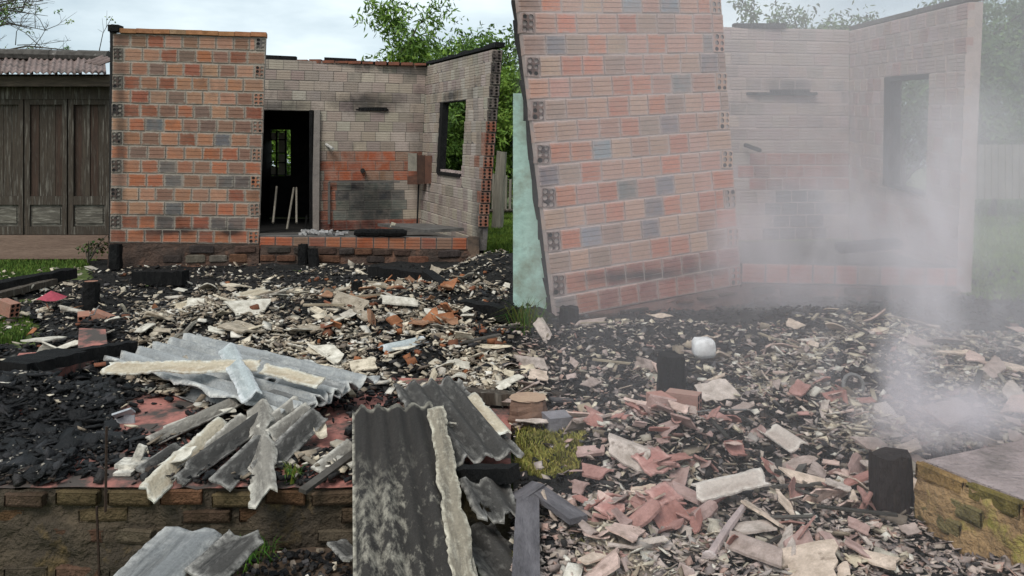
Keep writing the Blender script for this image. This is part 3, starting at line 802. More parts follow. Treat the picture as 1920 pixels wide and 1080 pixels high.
def corr_mesh(L, Wd, pitch, amp, nx=20, ragA=0.02, ragB=0.02, ragS=0.0, sag=0.0, holes=(), seed=0, per=6, name='sheet', phase=0.0, curl=0.0, taper=1.0):
    """corrugated sheet in local space: x along, y across, z up. holes: (x fraction, y fraction, radius m)"""
    R = random.Random(seed)
    ny = max(4, int(Wd / pitch * per))
    ra = [R.uniform(0, 1) for _ in range(ny + 1)]; rb = [R.uniform(0, 1) for _ in range(ny + 1)]
    J = [(R.random(), R.random()) for _ in range(nx + 1)]
    vs = []
    for i in range(nx + 1):
        for j in range(ny + 1):
            fy = j / ny - .5
            a = -L / 2 + ragA * (0.6 * ra[j] + 0.8 * (0.5 + fbm(j * .45, seed, 4))); b_ = L / 2 - ragB * (0.6 * rb[j] + 0.8 * (0.5 + fbm(j * .45, seed, 8)))
            x = lerp(a, b_, i / nx)
            wl = Wd * lerp(1, taper, i / nx)
            e0 = ragS * (0.25 + .7 * fbm(x * 6, seed, 2) + 0.3 * J[i][0]); e1 = ragS * (0.25 + .7 * fbm(x * 6, seed + 5, 2) + 0.3 * J[i][1])
            y = lerp(-wl / 2 + max(0, e0), wl / 2 - max(0, e1), j / ny)
            z = amp * math.sin(2 * math.pi * y / pitch + phase) - sag * (2 * i / nx - 1) ** 2 + curl * (2 * fy) ** 2 + 0.0012 * fbm(x * 8, y * 8, seed)
            vs.append((x, y, z))
    fs = []
    for i in range(nx):
        for j in range(ny):
            q = [i * (ny + 1) + j, (i + 1) * (ny + 1) + j, (i + 1) * (ny + 1) + j + 1, i * (ny + 1) + j + 1]
            c = sum((Vector(vs[k]) for k in q), Vector()) / 4
            if any(((c.x / L + .5 - hx) * L) ** 2 + ((c.y / Wd + .5 - hy) * Wd) ** 2 < (hr * R.uniform(.8, 1.15)) ** 2 for hx, hy, hr in holes): continue
            fs.append(q)
    # thickness
    th = 0.006; n = len(vs)
    vs2 = vs + [(x, y, z - th) for x, y, z in vs]
    from collections import Counter
    ed = Counter(); dirs = {}
    for q in fs:
        for k in range(4):
            e = (q[k], q[(k + 1) % 4]); key = tuple(sorted(e)); ed[key] += 1; dirs[key] = e
    fs2 = [tuple(q) for q in fs] + [tuple(k + n for k in q[::-1]) for q in fs]
    for key, cnt in ed.items():
        if cnt == 1:
            a, c = dirs[key]; fs2.append((c, a, a + n, c + n))
    me = bpy.data.meshes.new(name); me.from_pydata(vs2, [], fs2); me.update(); 
    for p_ in me.polygons[:2 * len(fs)]: p_.use_smooth = True
    ca = me.color_attributes.new('tint', 'FLOAT_COLOR', 'POINT')
    cnt = 0
    for i in range(nx + 1):
        for j in range(ny + 1):
            de = min(i, nx - i) / nx * L; ds = min(j, ny - j) / ny * Wd
            e = max(0, 1 - de / (.032 if max(ragA, ragB) > .015 else .001), 1 - ds / (.013 if ragS > .006 else .001))
            for k_ in (cnt, cnt + n): ca.data[k_].color = (e, e, e, 1)
            cnt += 1
    return me
def frame_of(A, B, roll=0.0):
    """matrix at the middle of A-B: x along, y across (level, then rolled), z up"""
    x = (B - A).normalized(); y = Vector((0, 0, 1)).cross(x).normalized(); z = x.cross(y)
    M = Matrix((x, y, z)).transposed().to_4x4()
    return Matrix.Translation((A + B) / 2) @ M @ Matrix.Rotation(roll, 4, 'X')

# roof of the timber house: separate old sheets and ridge pieces
for i in range(6):
    A = P(-60 + i * 46, 137, 8.85); Bq = P(-54 + i * 45, 110, 10.1)
    me = corr_mesh((Bq - A).length, .31, .062, .012, 8, .02, .02, seed=40 + i, name='roof_sheet')
    link('roof_sheet', me, M_ROOFSHEET, OLD, frame_of(A, Bq) @ Matrix.Translation((0, 0, .004 * (i % 2))))
for i in range(5):
    A = P(-70 + i * 54, 100 + 1.2 * i, 10.05); Bq = P(-12 + i * 54, 101 + 1.4 * i, 10.05)
    b = MB(); b.tube([lerp(A, Bq, k / 6) + Vector((0, 0, .015 * fbm(k, i))) for k in range(7)], .075 - .006 * (i % 2), 8); b.build('ridge_tile', mat_noise('ridge_tile_clay%d' % i if False else 'mossy_ridge_tile', (.05, .045, .04), (.11, .10, .09), 14, c3=(.26, .24, .22), s3=12, lo3=.6, hi3=.7), OLD)
A, Bq = P(172, 120, 8.8), P(206, 106, 9.1)
link('roof_sheet', corr_mesh(.32, .2, .06, .01, 8, .02, .02, seed=77, name='roof_sheet'), M_ROOFSHEET, OLD, frame_of(A, Bq) @ Matrix.Rotation(.2, 4, 'X'))

# ------------------------------------------------------------------ the smoking ruin
RUIN2 = empty('burnt_house', (2.0, 7.5, 0.0), 'smoking pale brick ruin with a side window, wrapped in drifting smoke', 'house')
QBL, QBR = P(1043, 598, 5.7), P(1390, 534, 6.3)
QTL, QTR = P(970, -18, 5.7), P(1352, -10, 6.3)
PO = (0.50, 0.19, 0.12); PP = (0.46, 0.25, 0.19); PT = (0.48, 0.30, 0.22); PG = (0.22, 0.20, 0.205); PB = (0.33, 0.22, 0.18)  # pale pinkish brick tones with the smoke haze mixed into them
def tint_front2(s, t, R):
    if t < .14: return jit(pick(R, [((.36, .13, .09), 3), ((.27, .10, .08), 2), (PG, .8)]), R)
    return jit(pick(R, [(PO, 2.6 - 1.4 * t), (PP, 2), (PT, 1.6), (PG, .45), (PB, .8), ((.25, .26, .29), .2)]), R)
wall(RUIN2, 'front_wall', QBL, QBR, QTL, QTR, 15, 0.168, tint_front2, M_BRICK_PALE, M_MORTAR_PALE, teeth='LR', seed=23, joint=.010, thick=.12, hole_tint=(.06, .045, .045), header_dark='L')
p0, p1 = P(1043, 599, 5.67), P(1392, 535, 6.27)
plinth(RUIN2, 'plinth', [p0, p1], (p0.z - .005, p1.z - .005), (-.12, -.09), 9, mat=mat_noise('smoky_plinth', (.22, .12, .10), (.12, .075, .065), 6, c3=(.3, .13, .10), s3=4, bump=.8))
p2 = P(1795, 545, 6.6)
b = MB()
e0, e1 = P(1028, 600, 5.76), P(957, 0, 5.76)
for i in range(16):
    a, c = lerp(e0, e1, i / 16) + Vector((rng.uniform(-.008, .014), 0, 0)), lerp(e0, e1, (i + 1) / 16) + Vector((rng.uniform(-.008, .014), 0, 0))
    b.hexa([a, a + Vector((.06, 0, 0)), c + Vector((.06, 0, 0)), c, a + Vector((0, .12, 0)), a + Vector((.06, .12, 0)), c + Vector((.06, .12, 0)), c + Vector((0, .12, 0))])
b.build('charred_edge', M_SOOT, RUIN2)
LB0, LB1 = P(1392, 530, 6.32), P(1795, 540, 6.62); LT0, LT1 = P(1392, 494, 6.32), P(1795, 500, 6.62)
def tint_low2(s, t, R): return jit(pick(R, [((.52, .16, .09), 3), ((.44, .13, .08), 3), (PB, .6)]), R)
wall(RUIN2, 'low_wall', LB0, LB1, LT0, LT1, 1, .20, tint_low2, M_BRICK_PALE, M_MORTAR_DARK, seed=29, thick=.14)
plinth(RUIN2, 'plinth', [LB0 + Vector((0, -.02, 0)), LB1 + Vector((0, -.02, 0))], (LB0.z - .006, LB1.z - .004), (-.1, -.1), 10, mat=bpy.data.materials['smoky_plinth'])
KBL, KBR = P(1340, 452, 9.3), P(1592, 448, 9.4); KTL, KTR = P(1340, 50, 9.3), P(1592, 56, 9.4)
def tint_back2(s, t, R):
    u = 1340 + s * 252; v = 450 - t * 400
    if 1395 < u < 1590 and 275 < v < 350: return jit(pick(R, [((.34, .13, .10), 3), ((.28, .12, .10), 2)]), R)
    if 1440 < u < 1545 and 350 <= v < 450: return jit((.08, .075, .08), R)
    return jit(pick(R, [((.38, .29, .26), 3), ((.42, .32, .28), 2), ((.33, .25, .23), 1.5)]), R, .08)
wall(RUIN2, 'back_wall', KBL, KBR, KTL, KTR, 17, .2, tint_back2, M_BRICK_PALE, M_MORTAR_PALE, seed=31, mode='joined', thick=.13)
JBL, JBR = P(1592, 448, 9.4), P(1792, 548, 6.62); JTL, JTR = P(1592, 58, 9.4), P(1815, 4, 6.62)
js0, js1 = wall_s(1656, (JBL + JTL) / 2, (JBR + JTR) / 2), wall_s(1738, (JBL + JTL) / 2, (JBR + JTR) / 2)
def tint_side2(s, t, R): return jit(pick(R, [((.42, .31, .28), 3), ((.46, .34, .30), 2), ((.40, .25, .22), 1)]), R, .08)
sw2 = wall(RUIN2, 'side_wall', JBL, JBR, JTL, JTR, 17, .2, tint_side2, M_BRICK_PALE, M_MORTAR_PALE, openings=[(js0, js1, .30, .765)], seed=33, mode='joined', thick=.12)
def pj(s, t): return lerp(lerp(JBL, JBR, s), lerp(JTL, JTR, s), t)
_jx = (JBR - JBL).normalized(); _jn = Vector((-_jx.y, _jx.x, 0)).normalized()
b = MB()
fr2 = lambda s0, t0, s1, t1, d0, d1: b.hexa([pj(s0, t0) + _jn * d0, pj(s1, t0) + _jn * d0, pj(s1, t1) + _jn * d0, pj(s0, t1) + _jn * d0, pj(s0, t0) + _jn * d1, pj(s1, t0) + _jn * d1, pj(s1, t1) + _jn * d1, pj(s0, t1) + _jn * d1])
fr2(js0 + .002, .302, js0 + .06, .763, .0, .11); fr2(js0 + .062, .745, js1 - .002, .763, -.01, .11); fr2(js0 + .062, .302, js1 - .002, .312, -.02, .11)
b.build('window_frame', M_CHAR, RUIN2)
b = MB()
e0, e1 = P(1793, 548, 6.68), P(1816, 3, 6.68)
b.hexa([e0, e0 + Vector((.08, 0, 0)), e1 + Vector((.08, 0, 0)), e1, e0 + Vector((0, .2, 0)), e0 + Vector((.08, .2, 0)), e1 + Vector((.08, .2, 0)), e1 + Vector((0, .2, 0))])
b.build('charred_corner_post', M_WOOD, RUIN2)
b = MB(); A, Bq = P(1375, 49, 9.35), P(1470, 50, 9.38); b.box((A + Bq) / 2, ((Bq - A).length, .09, .06)); b.build('charred_roof_plate', M_CHAR, RUIN2)
b = MB(); A, Bq = P(1592, 56, 9.42), P(1816, 1, 6.63)
b.hexa([A, Bq, Bq + Vector((0, 0, .04)), A + Vector((0, 0, .04)), A + _jn * .12, Bq + _jn * .12, Bq + _jn * .12 + Vector((0, 0, .04)), A + _jn * .12 + Vector((0, 0, .04))]); b.build('wall_plate', M_WOOD, RUIN2)
b = MB(); b.box(P(1465, 176, 9.33), (.82, .08, .03)); b.box(P(1480, 173, 9.335), (.45, .08, .06)); b.build('charred_lintel', M_CHAR, RUIN2)
b = MB(); b.tube([P(1397, 272, 9.28), P(1425, 282, 9.05)], .025, 7); b.build('pipe_stub', M_CHAR, RUIN2)
b = MB(); b.add([P(1394, 498, 6.45), P(1795, 505, 6.75), JBL + Vector((0, .05, -.02)), KBL + Vector((0, .05, -.02))], [(0, 1, 2, 3)]); b.build('floor', bpy.data.materials['ashy_floor'], RUIN2)
b = MB()
A, Bq = P(1575, 476, 6.5), P(1692, 466, 6.7)
b.hexa([A, Bq, Bq + Vector((0, 0, .06)), A + Vector((.05, 0, .07)), A + Vector((.1, .35, 0)), Bq + Vector((.1, .35, 0)), Bq + Vector((.1, .35, .06)), A + Vector((.1, .35, .06))])
tag(b.build('charred_board', M_CHAR), 'dark charred board lying on the low wall inside the smoke', 'board')

# mint green rendered wall closing the gap beside the smoking ruin
MINT = MB()
m0, m1, mz = P(962, 640, 5.95), P(1062, 640, 5.95), P(962, 175, 5.95).z
MINT.hexa([m0, m1, (m1.x, m1.y, mz), (m0.x, m0.y, mz), m0 + Vector((.0, .14, 0)), m1 + Vector((0, .14, 0)), (m1.x, m1.y + .14, mz), (m0.x, m0.y + .14, mz)])
tag(MINT.build('rendered_wall', M_MINT), 'mint green rendered wall standing beside the smoking brick ruin', 'wall')

# ------------------------------------------------------------------ charred posts
def post(A, B, r, n=9, seed=0, mat=M_CHAR, square=False):
    b = MB(); A, B = Vector(A), Vector(B)
    k = 7
    nn = 16 if square else n
    vs = []; fs = []
    d = (B - A).normalized(); a = d.cross(Vector((0, 1, 0))).normalized(); c = d.cross(a)
    for i in range(k + 1):
        p = lerp(A, B, i / k)
        for j in range(nn):
            an = 2 * math.pi * (j + .5) / nn
            rr = r * (1 + .12 * fbm(j * 1.7 + seed, i * .8, seed)) * (min(1.3, 1 / max(abs(math.cos(an)), abs(math.sin(an)))) if square else 1) * (1 - .10 * (i / k) ** 2)
            zz = .02 * fbm(j * 2.1, seed, 3) if i == k else 0
            vs.append(p + (a * math.cos(an) + c * math.sin(an)) * rr + d * zz)
    for i in range(k):
        for j in range(nn):
            j2 = (j + 1) % nn
            fs.append((i * nn + j, i * nn + j2, (i + 1) * nn + j2, (i + 1) * nn + j))
    fs.append(tuple(k * nn + j for j in range(nn)))
    b.add(vs, fs)
    return b
for (u, vt, vb, w_, Y, lab, sq) in (
    (217, 458, 500, 24, 8.3, 'charred post stub at the outer corner of the tall brick wall', True),
    (568, 458, 502, 20, 8.75, 'charred post stub against the middle of the low brick wall', True),
    (171, 530, 578, 33, None, 'thick black post stump with a reddish cut top in the rubble', False),
    (669, 527, 575, 24, None, 'black square post stump among orange tile pieces', True),
    (1067, 576, 645, 44, 5.3, 'black post at the corner of the smoking ruin', True),
    (1259, 664, 742, 56, None, 'black stump on a brick base in the smoky rubble', False)):
    Y = Y or F * (H + .03) / (vb - HOR)
    A = P(u, vb + 4, Y); B_ = P(u, vt, Y)
    o = post(A, B_, w_ / 2 / F * Y * (.85 if sq else 1), seed=u, square=sq).build('charred_post', M_CHAR)
    tag(o, lab, 'post', 'charred posts left standing')
    if u == 171:
        b = MB(); c = B_ + Vector((0, 0, .0))
        b.add([c + Vector((math.cos(k) * .05, math.sin(k) * .05, .012)) for k in [i * math.pi / 4 for i in range(8)]], [tuple(range(8))]); b.build('cut_top', mat_noise('reddish_cut', (.30, .15, .10), (.2, .1, .07), 20), o)
b = post(P(590, 502, 8.7), P(586, 468, 8.74), .06, seed=5).build('charred_stub', M_CHAR)
tag(b, 'scorched stub leaning on the low wall beside the square post', 'stub')

# ------------------------------------------------------------------ floor slab, its brick retaining wall and the step
slab = empty('floor_slab', (-2, 3, 0), 'raised floor slab with flaking red paint and an old brick edge', 'slab')
FE = 2.62    # front edge
b = MB()
nx, ny = 90, 30
xs0, xs1 = -3.2, -0.004
vs = [(lerp(xs0, xs1, i / nx), lerp(FE, 3.95, j / ny), 0.0 + .004 * fbm(lerp(xs0, xs1, i / nx) * 4, j * .3) - (.012 * (abs(fbm(i * .4, 7)) + .3) if j == 0 else 0)) for j in range(ny + 1) for i in range(nx + 1)]
b.add(vs, [(j * (nx + 1) + i, j * (nx + 1) + i + 1, (j + 1) * (nx + 1) + i + 1, (j + 1) * (nx + 1) + i) for j in range(ny) for i in range(nx)])
b.build('floor_surface', M_FLOOR, slab, smooth=True)
b = MB()
nx, nz = 150, 24
vs = []
for j in range(nz + 1):
    for i in range(nx + 1):
        x = lerp(xs0, xs1, i / nx); z = lerp(-.50, -.012, j / nz)
        vs.append((x, FE + .012 - .022 * fbm(x * 7, z * 9, 2) - .012 * fbm(x * 25, z * 25, 4) - .018 * (1 - j / nz), z))
b.add(vs, [(j * (nx + 1) + i, j * (nx + 1) + i + 1, (j + 1) * (nx + 1) + i + 1, (j + 1) * (nx + 1) + i) for j in range(nz) for i in range(nx)])
rw = b.build('retaining_wall', M_RETAIN, slab, smooth=True)
bv, bf = grooved_brick(.155, .05, .05, grooves=0)
bme = mesh_of((bv, bf), 'brick')
bm = bmesh.new(); bm.from_mesh(bme); bmesh.ops.bevel(bm, geom=[e for e in bm.edges if e.calc_length() > .04], offset=.007, segments=1, affect='EDGES'); bm.to_mesh(bme); bm.free()
bme.materials.append(M_RETBRICK)
R = random.Random(50)
for row in range(6):
    x = xs0 + (row % 2) * .08
    while x < -.05:
        pr = 0.72 if row == 0 else 0.5 if row == 1 else 0.45
        if R.random() < pr:
            c = pick(R, [((.20, .105, .055), 3), ((.19, .135, .07), 3), ((.11, .07, .045), 3), ((.22, .085, .05), .6)]) if row < 2 else pick(R, [((.15, .115, .08), 3), ((.11, .09, .065), 3), ((.17, .09, .06), .6)])
            M = Matrix.Translation((x + .078, FE - .016 + (.004 if row == 0 else .017) + R.uniform(-.004, .010) - .012 * row / 6, -.040 + R.uniform(-.005, .004) - row * .062)) @ Matrix.Rotation(R.gauss(0, .05), 4, 'Z') @ Matrix.Rotation(R.gauss(0, .035), 4, 'Y') @ Matrix.Diagonal((R.uniform(.8, 1.05), 1, R.uniform(.8, 1), 1))
            link('brick', bme, None, rw, M, jit(c, R, .2))
        x += .17
# little step in front of the slab
b = MB()
nx, ny = 30, 14
vs = []
st0, st1 = (-1.02, -.02)
for j in range(ny + 1):
    for i in range(nx + 1):
        x = lerp(st0, st1, i / nx); y = lerp(2.18, 2.62, j / ny)
        vs.append((x, y, -.205 + .010 * fbm(x * 9, y * 9, 3) - (.04 if j < 1 else 0)))
b.add(vs, [(j * (nx + 1) + i, j * (nx + 1) + i + 1, (j + 1) * (nx + 1) + i + 1, (j + 1) * (nx + 1) + i) for j in range(ny) for i in range(nx)])
b.hexa([(st0, 2.2, -.5), (st1, 2.2, -.5), (st1, 2.2, -.225), (st0, 2.2, -.225), (st0, 2.6, -.5), (st1, 2.6, -.5), (st1, 2.6, -.225), (st0, 2.6, -.225)])
b.build('step', mat_noise('worn_brick_step', (0.13, 0.085, 0.055), (0.05, 0.04, 0.034), 5, c3=(.22, .13, .075), s3=5, lo3=.55, hi3=.65, bump=.9, bd=.012), slab, smooth=True)
# rusty rods at the front edge
for (ua, va, ub, vb, lab) in ((200, 800, 198, 960, 'thin rusty rod standing against the slab edge'), (181, 950, 186, 1078, 'bent rusty wire hanging down the old brick edge')):
    b = MB(); A, B_ = P(ua, va, 2.56), P(ub, vb, 2.555)
    b.tube([lerp(A, B_, k / 6) + Vector((.006 * fbm(k, ua), 0, 0)) for k in range(7)], .0042, 5)
    tag(b.build('rusty_rod', M_RUST), lab, 'rod', 'rusty rods at the slab edge')

b = MB()
q = [G(-30, 748, .05), G(60, 728, .06), G(176, 655, .07), G(36, 662, .07)]
dn = Vector((0, 0, -.07))
b.hexa([q[0] + dn, q[1] + dn, q[1], q[0], q[3] + dn, q[2] + dn, q[2], q[3]])
tag(b.build('broken_slab', bpy.data.materials['red_painted_floor']), 'broken piece of red floor slab left of the coal heap', 'slab')
b = MB()
q = [G(146, 652, .05), G(202, 650, .05), G(198, 617, .08), G(148, 615, .08)]
b.hexa([q[0] + dn, q[1] + dn, q[1], q[0], q[3] + dn, q[2] + dn, q[2], q[3]])
tag(b.build('broken_slab', bpy.data.materials['red_painted_floor']), 'small pinkish broken slab piece below the thick post stump', 'slab')
# ------------------------------------------------------------------ roof sheets lying in the foreground
M_S_GREY = mat_sheet('grey_sheet', (.36, .37, .37), (.60, .59, .55), (.10, .10, .10), .35, .5)
M_S_DGREY = mat_sheet('dull_grey_sheet', (.23, .235, .235), (.42, .41, .39), (.06, .06, .06), .6, .5)
M_S_CREAM = mat_sheet('cream_sheet', (.56, .48, .36), (.74, .69, .58), (.34, .22, .12), .5, .6)
M_S_BLACK = mat_sheet('sooty_sheet', (.042, .037, .033), (.46, .42, .34), (.018, .017, .016), .5, .8, band=(-.30, .0))
M_S_TORN = mat_sheet('torn_cream_sheet', (.29, .25, .19), (.60, .55, .44), (.05, .044, .038), .8, .75, 1.3)
M_S_DARK = mat_sheet('smoked_sheet', (.07, .065, .06), (.36, .34, .31), (.02, .02, .02), .6, .4, 1.3)
M_S_LICHEN = mat_sheet('lichen_sheet', (.28, .255, .22), (.58, .54, .47), (.06, .055, .05), .65, .6, 1.4)
M_S_LIGHT = mat_sheet('pale_blue_grey_sheet', (.47, .51, .51), (.66, .68, .66), (.2, .2, .2), .4, .6)
def sheet(label, mat, A, B, wd, pitch=.085, amp=.013, roll=0.0, **kw):
    me = corr_mesh((B - A).length, wd, pitch, amp, name='roof_sheet', **kw)
    o = link('roof_sheet', me, mat, None, frame_of(A, B, roll))
    return tag(o, label, 'roof sheet', 'broken roof sheets in the foreground')
sheet('big soot black corrugated sheet lying over the slab edge', M_S_BLACK, P(735, 757, 3.12), P(792, 1180, 1.80), .305, .066, .010, nx=30, ragA=.03, ragB=.02, ragS=.0, seed=1)
sheet('ragged pale sheet strip along the big black sheet', M_S_TORN, P(817, 760, 3.07), P(887, 1180, 1.785), .078, .09, .006, roll=-.03, nx=70, ragA=.02, ragS=.02, seed=2)
sheet('weathered brown corrugated sheet slanting down beside the big black one', M_S_DARK, P(796, 712, 3.50), P(912, 868, 2.66), .30, .075, .016, roll=.05, nx=30, ragA=.04, ragB=.05, ragS=.01, seed=3)
sheet('lower torn piece of corrugated sheet under the black stick', M_S_DARK, P(898, 890, 2.56), P(948, 985, 2.30), .15, .075, .014, roll=.05, nx=20, ragA=.03, ragB=.06, ragS=.01, seed=43, holes=[(.6, .3, .02)])
sheet('narrow cream sheet strip at the seam beside the brown sheet', M_S_CREAM, P(880, 738, 3.3), P(945, 815, 2.85), .07, .08, .012, roll=-.2, ragS=.02, seed=4)
sheet('dark broken sheet in the weeds below the slab', M_S_DARK, P(880, 985, 2.45), P(975, 1095, 2.1), .16, .08, .014, roll=.15, ragS=.02, seed=5)
sheet('large light grey corrugated sheet fanned out on the rubble', M_S_GREY, P(278, 648, 4.22), P(632, 744, 3.28), .52, .086, .025, roll=.10, nx=34, ragA=.05, ragB=.05, ragS=.02, seed=6)
sheet('dull grey holed sheet sticking out below the light grey one', M_S_DGREY, P(320, 690, 3.95), P(470, 742, 3.42), .30, .09, .016, roll=.35, nx=26, ragA=.05, ragB=.04, ragS=.02, seed=7, holes=[(.45, .25, .022), (.62, .5, .012), (.3, .62, .01)])
sheet('dull grey end of a sheet under the pale crossing strip', M_S_DGREY, P(450, 690, 3.75), P(620, 752, 3.25), .24, .088, .018, roll=.2, nx=26, ragB=.05, ragS=.02, seed=8)
sheet('long cream rusty strip laid across the grey sheet', M_S_CREAM, P(184, 690, 3.62), P(492, 684, 3.50), .075, .12, .012, roll=.35, nx=50, ragA=.05, ragB=.02, ragS=.025, seed=9)
sheet('short cream strip lying on the grey sheet towards its end', M_S_CREAM, P(488, 688, 3.45), P(606, 718, 3.25), .06, .11, .012, roll=.25, nx=24, ragS=.015, seed=10)
sheet('pale blue grey strip crossing over the other sheets', M_S_LIGHT, P(424, 646, 3.75), P(478, 748, 3.12), .085, .12, .016, roll=.0, nx=28, ragA=.01, ragB=.06, ragS=.015, seed=11, curl=-.012)
sheet('lichen spotted sheet hanging over the slab edge in the middle', M_S_LICHEN, P(484, 745, 3.22), P(497, 940, 2.46), .105, .13, .018, roll=.0, nx=30, ragA=.05, ragB=.05, ragS=.03, seed=12, curl=-.015)
sheet('dark lichen sheet pointing left from the heap', M_S_LICHEN, P(278, 830, 2.98), P(452, 748, 3.36), .12, .075, .016, roll=.15, nx=26, ragA=.015, ragS=.008, seed=13)
sheet('long pale ridge piece pointing down over the slab edge', M_S_CREAM, P(262, 935, 2.50), P(428, 788, 3.10), .085, .11, .020, roll=.1, nx=40, ragA=.04, ragS=.025, seed=14)
sheet('pale torn piece beside the long ridge piece', M_S_LICHEN, P(382, 852, 2.85), P(468, 778, 3.15), .07, .11, .016, roll=.1, nx=24, ragA=.04, ragS=.02, seed=15)
sheet('black sheet lying low between the pale pieces', M_S_DARK, P(340, 892, 2.64), P(505, 775, 3.12), .10, .09, .018, roll=.08, nx=26, ragA=.05, ragS=.02, seed=16)
sheet('black sheet with a white torn end over the slab edge', M_S_DARK, P(405, 915, 2.55), P(500, 822, 2.90), .085, .11, .018, roll=.05, nx=26, ragA=.03, ragS=.01, seed=17)
sheet('round brown ridge piece behind the hanging sheet', M_S_LICHEN, P(490, 812, 2.95), P(565, 750, 3.25), .06, .10, .022, roll=.0, nx=20, ragS=.006, seed=18)
sheet('grey brown ridge sheet right of the hanging sheet', M_S_LICHEN, P(505, 820, 2.9), P(585, 762, 3.2), .05, .10, .020, roll=.0, nx=20, ragS=.006, seed=19)
sheet('blackened ridge sheet with a pale tip beyond the hanging sheet', M_S_DARK, P(505, 868, 2.74), P(603, 770, 3.12), .075, .11, .022, roll=.0, nx=24, ragS=.01, seed=20)
sheet('short brown sheet piece leaning on the slab by the big black sheet', M_S_LICHEN, P(592, 888, 2.68), P(668, 828, 2.9), .06, .11, .014, nx=20, ragS=.005, seed=21)
sheet('smoke streaked grey sheet at the bottom below the slab', M_S_DGREY, P(372, 985, 2.42), P(238, 1120, 2.08), .19, .19, .010, roll=-.1, nx=26, ragA=.03, ragS=.01, seed=22)
sheet('black sheet piece with a white scuff beside the lowest grey sheet', M_S_DARK, P(475, 995, 2.38), P(372, 1085, 2.16), .13, .15, .010, roll=-.25, nx=22, ragA=.03, ragS=.01, seed=23)
sheet('thin dark sheet lying low at the left of the pale ridge piece', M_S_DARK, P(262, 890, 2.68), P(345, 835, 2.93), .08, .09, .014, roll=.1, nx=20, ragS=.01, seed=24)
sheet('small black corner piece on the step beside the big sheet', M_S_DARK, P(628, 1010, 2.45), P(668, 1050, 2.3), .07, .2, .008, roll=-.3, nx=10, ragS=.01, seed=25)
sheet('thin black strip between the long ridge piece and the black sheet', M_S_DARK, P(330, 905, 2.60), P(462, 800, 3.02), .045, .09, .012, roll=.1, nx=26, ragS=.008, seed=51)
sheet('thin lichen strip crossing the left end of the heap', M_S_LICHEN, P(300, 812, 3.05), P(420, 762, 3.30), .04, .08, .010, roll=.2, nx=20, ragS=.008, seed=52)
sheet('thin dark strip lying beside the blackened ridge sheet', M_S_DARK, P(470, 885, 2.68), P(560, 800, 3.0), .04, .09, .012, roll=.1, nx=20, ragS=.008, seed=53)
# heaps of sheet in the middle distance
sheet('cream corrugated piece on top of the rubble in the middle', M_S_CREAM, G(452, 560, .1), G(512, 546, .12), .30, .07, .014, roll=.15, nx=20, ragS=.03, seed=26)
sheet('two ridged white sheet piece in the rubble on the slab side', M_S_LIGHT, G(715, 655, .06), G(800, 636, .08), .14, .09, .014, roll=.15, nx=20, ragS=.02, seed=27)
sheet('white broken sheet corner below the ridged piece', M_S_LIGHT, G(735, 662, .03), G(790, 648, .06), .12, .09, .012, roll=.2, nx=16, ragS=.02, seed=28)
# tile fragment, box tile and stone flakes on the slab
b = MB(); c = P(232, 775, 3.25); b.box(c, (.075, .05, .008), Matrix.Rotation(-.6, 3, 'X') @ Matrix.Rotation(-.35, 3, 'Y')); b.box(c + Vector((-.0, .01, -.035)), (.08, .008, .05))
tag(b.build('wall_tile', mat_noise('glazed_tile', (.55, .56, .57), (.3, .32, .34), 40, rough=.4)), 'broken white wall tile tipped up on the red floor', 'tile')
b = MB(); c = G(248, 868, .02); b.box(c, (.09, .07, .014)); b.box(c + Vector((.0, -.05, -.012)), (.06, .05, .01)); b.box(c + Vector((.02, .01, .03)), (.03, .012, .06), Matrix.Rotation(.4, 3, 'Y'))
tag(b.build('stone_flake', M_S_LICHEN), 'grey flake with an upright chip on the slab edge', 'stone')
# loose bricks at the left of the yard
def loose_brick(p, rz, rx, col, lab):
    hv_ = holed_brick(.10, .13, .19, .06)
    me = mesh_of(hv_, 'brick'); me.materials.append(M_BRICK_LOW); blacken_holes(me)
    o = link('brick', me, None, None, Matrix.Translation(p) @ Matrix.Rotation(rz, 4, 'Z') @ Matrix.Rotation(rx, 4, 'X') @ Matrix.Scale(.72, 4), col)
    tag(o, lab, 'brick', 'loose bricks in the yard')
loose_brick(G(28, 582, .06), 1.2, .2, (.30, .12, .08), 'loose brick lying on the grass edge at the far left')
loose_brick(G(157, 606, .0), .5, .1, (.34, .12, .07), 'loose brick with a round hole left of the thick post stump')
loose_brick(G(207, 606, .0), 1.4, .3, (.30, .10, .055), 'loose brick leaning right of the thick post stump')
b = MB(); c = G(96, 560, .05)
b.add([c + Vector((math.cos(k) * .09 * (1 + .2 * fbm(k, 1)), math.sin(k) * .12, .03 * fbm(k, 3))) for k in [i * math.pi / 5 for i in range(10)]] + [c + Vector((0, 0, .06))], [(i, (i + 1) % 10, 10) for i in range(10)])
tag(b.build('pink_cloth', M_PINK), 'crumpled pink cloth lying in the charred rubble', 'cloth')
